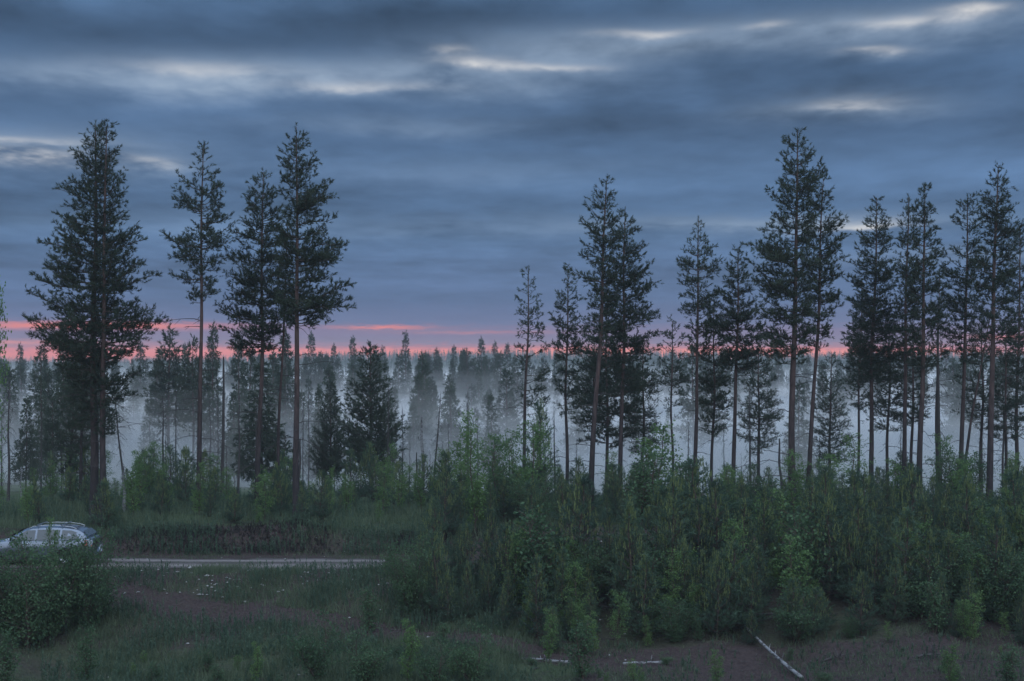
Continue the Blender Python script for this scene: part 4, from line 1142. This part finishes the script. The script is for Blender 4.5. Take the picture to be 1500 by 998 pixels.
log('fallen_tree', 'thin grey pole crossing over the level fallen trunk', up(gp(1110, 922), .22), up(gp(1196, 908), .3), .03, .02, 'dead', 5, 2)
log('fallen_branch', 'brown fallen branch on soil before the thicket', up(gp(725, 906), .05), up(gp(785, 896), .06), .03, .018, 'dead', 6, 3)
log('fallen_branch', 'pale dry stick showing under dark thicket shrubs', up(gp(862, 890), .1), up(gp(905, 896), .12), .022, .012, 'dead', 7, 2)
log('fallen_branch', 'thin dark stick lying on the lower soil flat', up(gp(718, 922), .03), up(gp(790, 924), .03), .02, .012, 'dead', 8, 2)
log('root_tangle', 'pale dry root pieces at the foot of the thicket end', up(gp(1345, 966), .06), up(gp(1378, 962), .1), .05, .02, 'dead', 9, 7)
log('root_tangle', 'grey dry root pieces below the slanting birch', up(gp(1205, 972), .05), up(gp(1236, 964), .1), .04, .02, 'dead', 10, 7)


# ------------------------------------------------------------------ the car
def build_car():
    paint = plain_mat('silver_paint', (0.17, 0.20, 0.25), 0.25, 0.6, 0.5, 0.8, 0.03)
    glass = plain_mat('car_glass', (0.06, 0.075, 0.085), 0.06, 0.0, 0.8, 0.0, 0.05)
    black = plain_mat('black_trim', (0.015, 0.015, 0.017), 0.5)
    tyre_m = plain_mat('tyre_rubber', (0.02, 0.02, 0.02), 0.85)
    rim_m = plain_mat('alloy', (0.45, 0.46, 0.48), 0.3, 0.9)
    red = plain_mat('tail_lens', (0.30, 0.015, 0.015), 0.15)
    clear = plain_mat('head_lens', (0.55, 0.58, 0.62), 0.08, 0.3)
    rail_m = plain_mat('rail_metal', (0.50, 0.51, 0.53), 0.3, 0.9)
    root = empty('car', (0, 0, 0))
    tag(root, 'silver estate car with roof bars parked on the gravel road behind dark bushes', 'car')
    # stations along the car, nose at 0, tail at 4.6: (x, half width, bottom, belt)
    st = [(0.0, 0.60, 0.34, 0.58), (0.06, 0.72, 0.26, 0.66), (0.25, 0.82, 0.22, 0.75), (0.6, 0.87, 0.20, 0.83), (1.0, 0.88, 0.20, 0.90), (1.35, 0.885, 0.20, 0.95), (2.0, 0.89, 0.19, 0.97), (2.8, 0.89, 0.19, 0.99),
          (3.5, 0.885, 0.20, 1.01), (4.0, 0.87, 0.22, 1.02), (4.35, 0.83, 0.26, 1.02), (4.52, 0.77, 0.30, 0.99), (4.6, 0.68, 0.36, 0.92)]
    def ring(x, w, zb, zt, off=0.0):
        h = zt - zb
        half = [(0, zb), (w * .85, zb), (w * .97, zb + .12 * h), (w, zb + .40 * h), (w * .995, zb + .62 * h), (w * .965, zb + .90 * h), (w * .90, zt), (w * .5, zt + .025), (0, zt + .035)]
        pts = [(x, y + off, z) for y, z in half] + [(x, -y - off, z) for y, z in half[-2:0:-1]]
        return pts
    def loft(rings, cap=True):
        n = len(rings[0]); V = np.array(rings).reshape(-1, 3); j = np.arange(n); j2 = (j + 1) % n
        Q = np.concatenate([np.stack([i * n + j, i * n + j2, (i + 1) * n + j2, (i + 1) * n + j], 1) for i in range(len(rings) - 1)])
        caps = [np.array([list(range(n))]), np.array([[(len(rings) - 1) * n + q for q in range(n)][::-1]])] if cap else []
        return V, [Q] + caps
    V, Fc = loft([ring(*s) for s in st]); body = link('body', mesh_np('car_body', V, Fc, paint, True), root)
    # greenhouse: (x, half width at belt, z belt, half width at roof, z roof)
    gh = [(1.22, .74, .93, .70, .97), (1.55, .78, .94, .66, 1.14), (1.95, .80, .95, .62, 1.345), (2.3, .81, .96, .61, 1.43), (2.9, .81, .97, .61, 1.465), (3.5, .80, .98, .60, 1.445), (3.95, .79, .99, .59, 1.385), (4.15, .78, 1.0, .60, 1.30), (4.42, .74, 1.0, .66, 1.08)]
    def gring(x, wb, zb, wr, zr):
        half = [(0, zb - .05), (wb, zb - .05), (wb * .995, zb + .02), (wr + (wb - wr) * .12, zb + (zr - zb) * .85), (wr * .86, zr - .005), (wr * .4, zr + .018), (0, zr + .022)]
        return [(x, y, z) for y, z in half] + [(x, -y, z) for y, z in half[-2:0:-1]]
    V, Fc = loft([gring(*s) for s in gh]); roof = link('cabin', mesh_np('car_cabin', V, Fc, paint, True), root)
    g = np.array(gh)
    def side_y(x, z):
        wb, zb, wr, zr = (np.interp(x, g[:, 0], g[:, k]) for k in range(1, 5))
        t = np.clip((z - zb - .02) / ((zr - zb) * .85 - .02 + 1e-6), 0, 1)
        return wb * .995 + (wr + (wb - wr) * .12 - wb * .995) * t
    def panel(name, xy, mat, parent, s, off=0.006, fn=side_y):
        # subdivided polygon: fan round the centre follows the cabin side
        pts = []
        for i, (x, z) in enumerate(xy):
            x2, z2 = xy[(i + 1) % len(xy)]
            for k in range(4): pts.append((x + (x2 - x) * k / 4, z + (z2 - z) * k / 4))
        c = (sum(p[0] for p in pts) / len(pts), sum(p[1] for p in pts) / len(pts))
        Vv = [(x, s * (fn(x, z) + off), z) for x, z in pts] + [(c[0], s * (fn(*c) + off), c[1])]
        n = len(pts)
        T = [(i, (i + 1) % n, n) for i in range(n)]
        if s < 0: T = [t[::-1] for t in T]
        return link(name, mesh_np(name, np.array(Vv), np.array(T), mat), parent)
    b = np.array(st)
    def body_y(x, z):
        w, zb, zt = (np.interp(x, b[:, 0], b[:, k]) for k in (1, 2, 3)); h = (z - zb) / (zt - zb)
        return np.interp(h, [0, .12, .40, .62, .90, 1.0], [w * .85, w * .97, w, w * .995, w * .965, w * .90])
    for s in (1, -1):
        for xa, xb_, hx in ((1.42, 2.46, 2.28), (2.48, 3.42, 3.28)):
            d = panel('door', [(xa, .36), (xb_ - .0, .36), (xb_, .60), (xb_, .94), (xa, .93), (xa - .02, .62)], paint, root, s, 0.008, body_y)
            link('handle', mesh_np('door_handle', *(lambda q: (q[0], [q[1]]))(tubes([(np.array([[hx - .2, s * .90, .84], [hx - .1, s * .915, .845], [hx, s * .90, .85]]), np.array([.012, .016, .012]))], 6)), rail_m), d)
        panel('side_window', [(1.62, .985), (2.42, .985), (2.42, 1.34), (2.10, 1.335), (1.88, 1.22)], glass, root, s)
        panel('side_window', [(2.50, .985), (3.36, .995), (3.36, 1.355), (2.50, 1.36)], glass, root, s)
        panel('side_window', [(3.44, .995), (4.14, 1.03), (4.02, 1.25), (3.80, 1.325), (3.44, 1.345)], glass, root, s)
        V, Q = tubes([(np.array([[1.45, s * .86, .965], [2.4, s * .86, .975], [3.4, s * .86, .985], [4.2, s * .84, 1.0]]), np.full(4, .012))], 5)
        link('belt_trim', mesh_np('belt_trim', V, Q, black), root)
        xr = np.array([2.15, 2.3, 2.8, 3.3, 3.75, 3.95]); zr = np.interp(xr, g[:, 0], g[:, 4]) + np.array([0.0, .045, .05, .05, .045, 0.0])
        V, Q = tubes([(np.stack([xr, np.full(6, s * .54), zr], 1), np.full(6, .012))], 6); link('roof_rail', mesh_np('roof_rail', V, Q, rail_m), root)
        V, Q = tubes([(np.array([[1.60, s * .78, 1.0], [1.60, s * .86, 1.02], [1.60, s * 1.0, 1.04], [1.60, s * 1.04, 1.04]]), np.array([.02, .05, .075, .05]))], 8)
        link('wing_mirror', mesh_np('wing_mirror', V, Q, paint, True), root)
        link('headlight', mesh_np('headlight', np.array([(.10, s * .74, .56), (.42, s * .855, .60), (.40, s * .835, .72), (.14, s * .70, .67)]), np.array([[0, 1, 2, 3]]), clear), root)
        link('tail_light', mesh_np('tail_light', np.array([(4.60, s * .70, .72), (4.36, s * .86, .74), (4.33, s * .82, .98), (4.56, s * .66, .96)]), np.array([[0, 1, 2, 3]]), red), root)
        for xw in (0.86, 3.62):
            c = np.array([xw, s * 0.80, 0.32])
            a = np.linspace(0, 2 * math.pi, 25)[:-1]
            def disc(r, y, th):
                Vd = [(c[0] + math.cos(q) * r, s * y, c[2] + math.sin(q) * r) for q in a] + [(c[0] + math.cos(q) * r, s * (y - th), c[2] + math.sin(q) * r) for q in a]
                n = 24; j = np.arange(n); j2 = (j + 1) % n
                return np.array(Vd), [np.stack([j, j2, n + j2, n + j], 1), np.array([list(range(n))]), np.array([list(range(n, 2 * n))[::-1]])]
            V, Fc = disc(.37, .885 + .012, .2); link('wheel_arch', mesh_np('wheel_arch', V, Fc, black), root)
            V, Fc = disc(.315, .905, .2); wh = link('wheel', mesh_np('tyre', V, Fc, tyre_m), root)
            V, Fc = disc(.20, .912, .1); rim = link('rim', mesh_np('rim', V, Fc, rim_m), wh)
            V, Fc = disc(.05, .92, .05); link('hub_cap', mesh_np('hub_cap', V, Fc, black), wh)
    for xb_ in (2.45, 3.4):
        zc = float(np.interp(xb_, g[:, 0], g[:, 4])) + .075
        V, Q = tubes([(np.array([[xb_, -.62, zc], [xb_, 0, zc + .01], [xb_, .62, zc]]), np.full(3, .022))], 8)
        link('roof_bar', mesh_np('roof_bar', V, Q, rail_m, True), root)
    # windscreen and rear window follow the cabin slopes
    link('windscreen', mesh_np('windscreen', np.array([(1.30, -.66, .985), (1.30, .66, .985), (1.90, .54, 1.345), (1.90, -.54, 1.345)]) + np.array([-.03, 0, .02]), np.array([[0, 1, 2, 3]]), glass), root)
    link('rear_window', mesh_np('rear_window', np.array([(4.40, -.60, 1.10), (4.40, .60, 1.10), (4.19, .52, 1.29), (4.19, -.52, 1.29)]) + np.array([.02, 0, .015]), np.array([[0, 3, 2, 1]]), glass), root)
    V, Q = tubes([(np.array([[-.01, -.5, .42], [-.02, 0, .42], [-.01, .5, .42]]), np.full(3, .05))], 8)
    link('grille', mesh_np('grille', V, Q, black), root)
    return root
car = build_car()
Yc = 52.3
car.scale = (0.95,) * 3
car.location = (X(143, Yc) - 4.37, Yc, gz(-17, Yc) + 0.03)


# ------------------------------------------------------------------ mist in the hollow, haze over everything
def vol_mat(name, dens, col=(1, 1, 1), aniso=0.0):
    m, nt, out = new_mat(name)
    v = nt.nodes.new('ShaderNodeVolumePrincipled')
    v.inputs['Color'].default_value = (*col, 1); v.inputs['Density'].default_value = dens; v.inputs['Anisotropy'].default_value = aniso
    nt.links.new(v.outputs[0], out.inputs['Volume'])
    return m


def mist(name, y0, y1, top, dens, seed, label, amp=1.0, ramp=45.0, half=420.0):
    ph = np.random.default_rng(seed).uniform(0, 6.28, 6)
    nx, ny = 100, 46
    gx, gy = np.meshgrid(np.linspace(-half, half, nx), y0 + (y1 - y0) * np.linspace(0, 1, ny) ** 1.4)
    e = np.clip((gy - y0) / ramp, 0, 1) * np.clip((y1 - gy) / min(120, (y1 - y0) * 0.5), 0, 1) * np.clip((half - np.abs(gx)) / 60, 0, 1)
    e = e * e * (3 - 2 * e)
    h = top + amp * (0.5 * np.sin(gx * .045 + gy * .02 + ph[0]) + 0.4 * np.sin(gx * .11 - gy * .05 + ph[1]) + 0.3 * np.sin(gx * .02 + gy * .09 + ph[2]) + 0.35 * np.sin(gx * .17 + gy * .07 + ph[3]) + 0.3 * np.sin(gx * .31 - gy * .11 + ph[4]) + 0.4 * np.sin(gx * .06 - gy * .035 + ph[5]))
    zb = -13.0
    z = zb + 0.5 + (h - zb) * e
    V = np.concatenate([np.stack([gx, gy, z], -1).reshape(-1, 3), np.stack([gx, gy, np.full(gx.shape, zb - 0.5)], -1).reshape(-1, 3)])
    i, j = np.meshgrid(np.arange(nx - 1), np.arange(ny - 1)); b = (j * nx + i).ravel(); n = nx * ny
    Q = [np.stack([b, b + 1, b + nx + 1, b + nx], 1), np.stack([b + n, b + nx + n, b + nx + 1 + n, b + 1 + n], 1)]
    rim = np.concatenate([np.arange(nx), np.arange(1, ny) * nx + nx - 1, (ny - 1) * nx + np.arange(nx - 2, -1, -1), np.arange(ny - 2, 0, -1) * nx])
    r2 = np.roll(rim, -1)
    Q.append(np.stack([rim, rim + n, r2 + n, r2], 1))
    o = link(name, mesh_np(name, V, Q, vol_mat(name, dens, (1.0, 1.0, 1.0), -0.55)))
    tag(o, label, 'mist', kind='stuff')


# the mist thins upwards: bodies lying one over another, each with its own uneven top
for i, (y0, y1, top, dens, lab) in enumerate([
        (76, 700, -2.7, 0.014, 'thickest white ground mist on the floor of the hollow'), (77, 706, -1.8, 0.012, 'thick white mist low in the hollow'),
        (78, 712, -0.9, 0.010, 'dense mist over the low hollow mist'), (79, 718, 0.0, 0.007, 'mist halfway up the hollow tree stems'),
        (82, 724, 0.9, 0.0042, 'thinning mist between the hollow trees'), (86, 730, 1.9, 0.0018, 'thin mist between the hollow tree crowns'),
        (90, 736, 3.0, 0.0009, 'thin veil of mist below the far treetops'), (95, 745, 4.3, 0.0007, 'faintest upper veil of mist among the far treetops')]):
    mist('mist', y0, y1, top, dens, 30 + i, lab, 1.1)
for i, (top, dens, lab) in enumerate([(0.8, 0.0035, 'drifting mist low between the nearest hollow trees'), (2.3, 0.003, 'drifting mist halfway up the nearest hollow trees'),
                                      (4.0, 0.0022, 'drifting mist veil in the nearest hollow tree crowns')]):
    mist('mist', 68 + i * 2, 175, top, dens, 50 + i, lab, 1.4, 30.0, 200.0)
hv = np.array([(x, y, z) for x in (-1540, 1540) for y in (-100, 1540) for z in (-16, 22)], float)
hf = np.array([[0, 1, 3, 2], [4, 6, 7, 5], [0, 4, 5, 1], [2, 3, 7, 6], [0, 2, 6, 4], [1, 5, 7, 3]])
tag(link('haze', mesh_np('haze', hv, hf, vol_mat('haze', 0.0004, (0.93, 0.97, 1.0)))), 'thin bluish dusk haze in the air over the whole place', 'haze', kind='stuff')

for o in bpy.data.objects:
    if o.parent and o.name.split('.')[0] in ('branchwork', 'hanging_twigs', 'twigs'): o['kind'] = 'stuff'
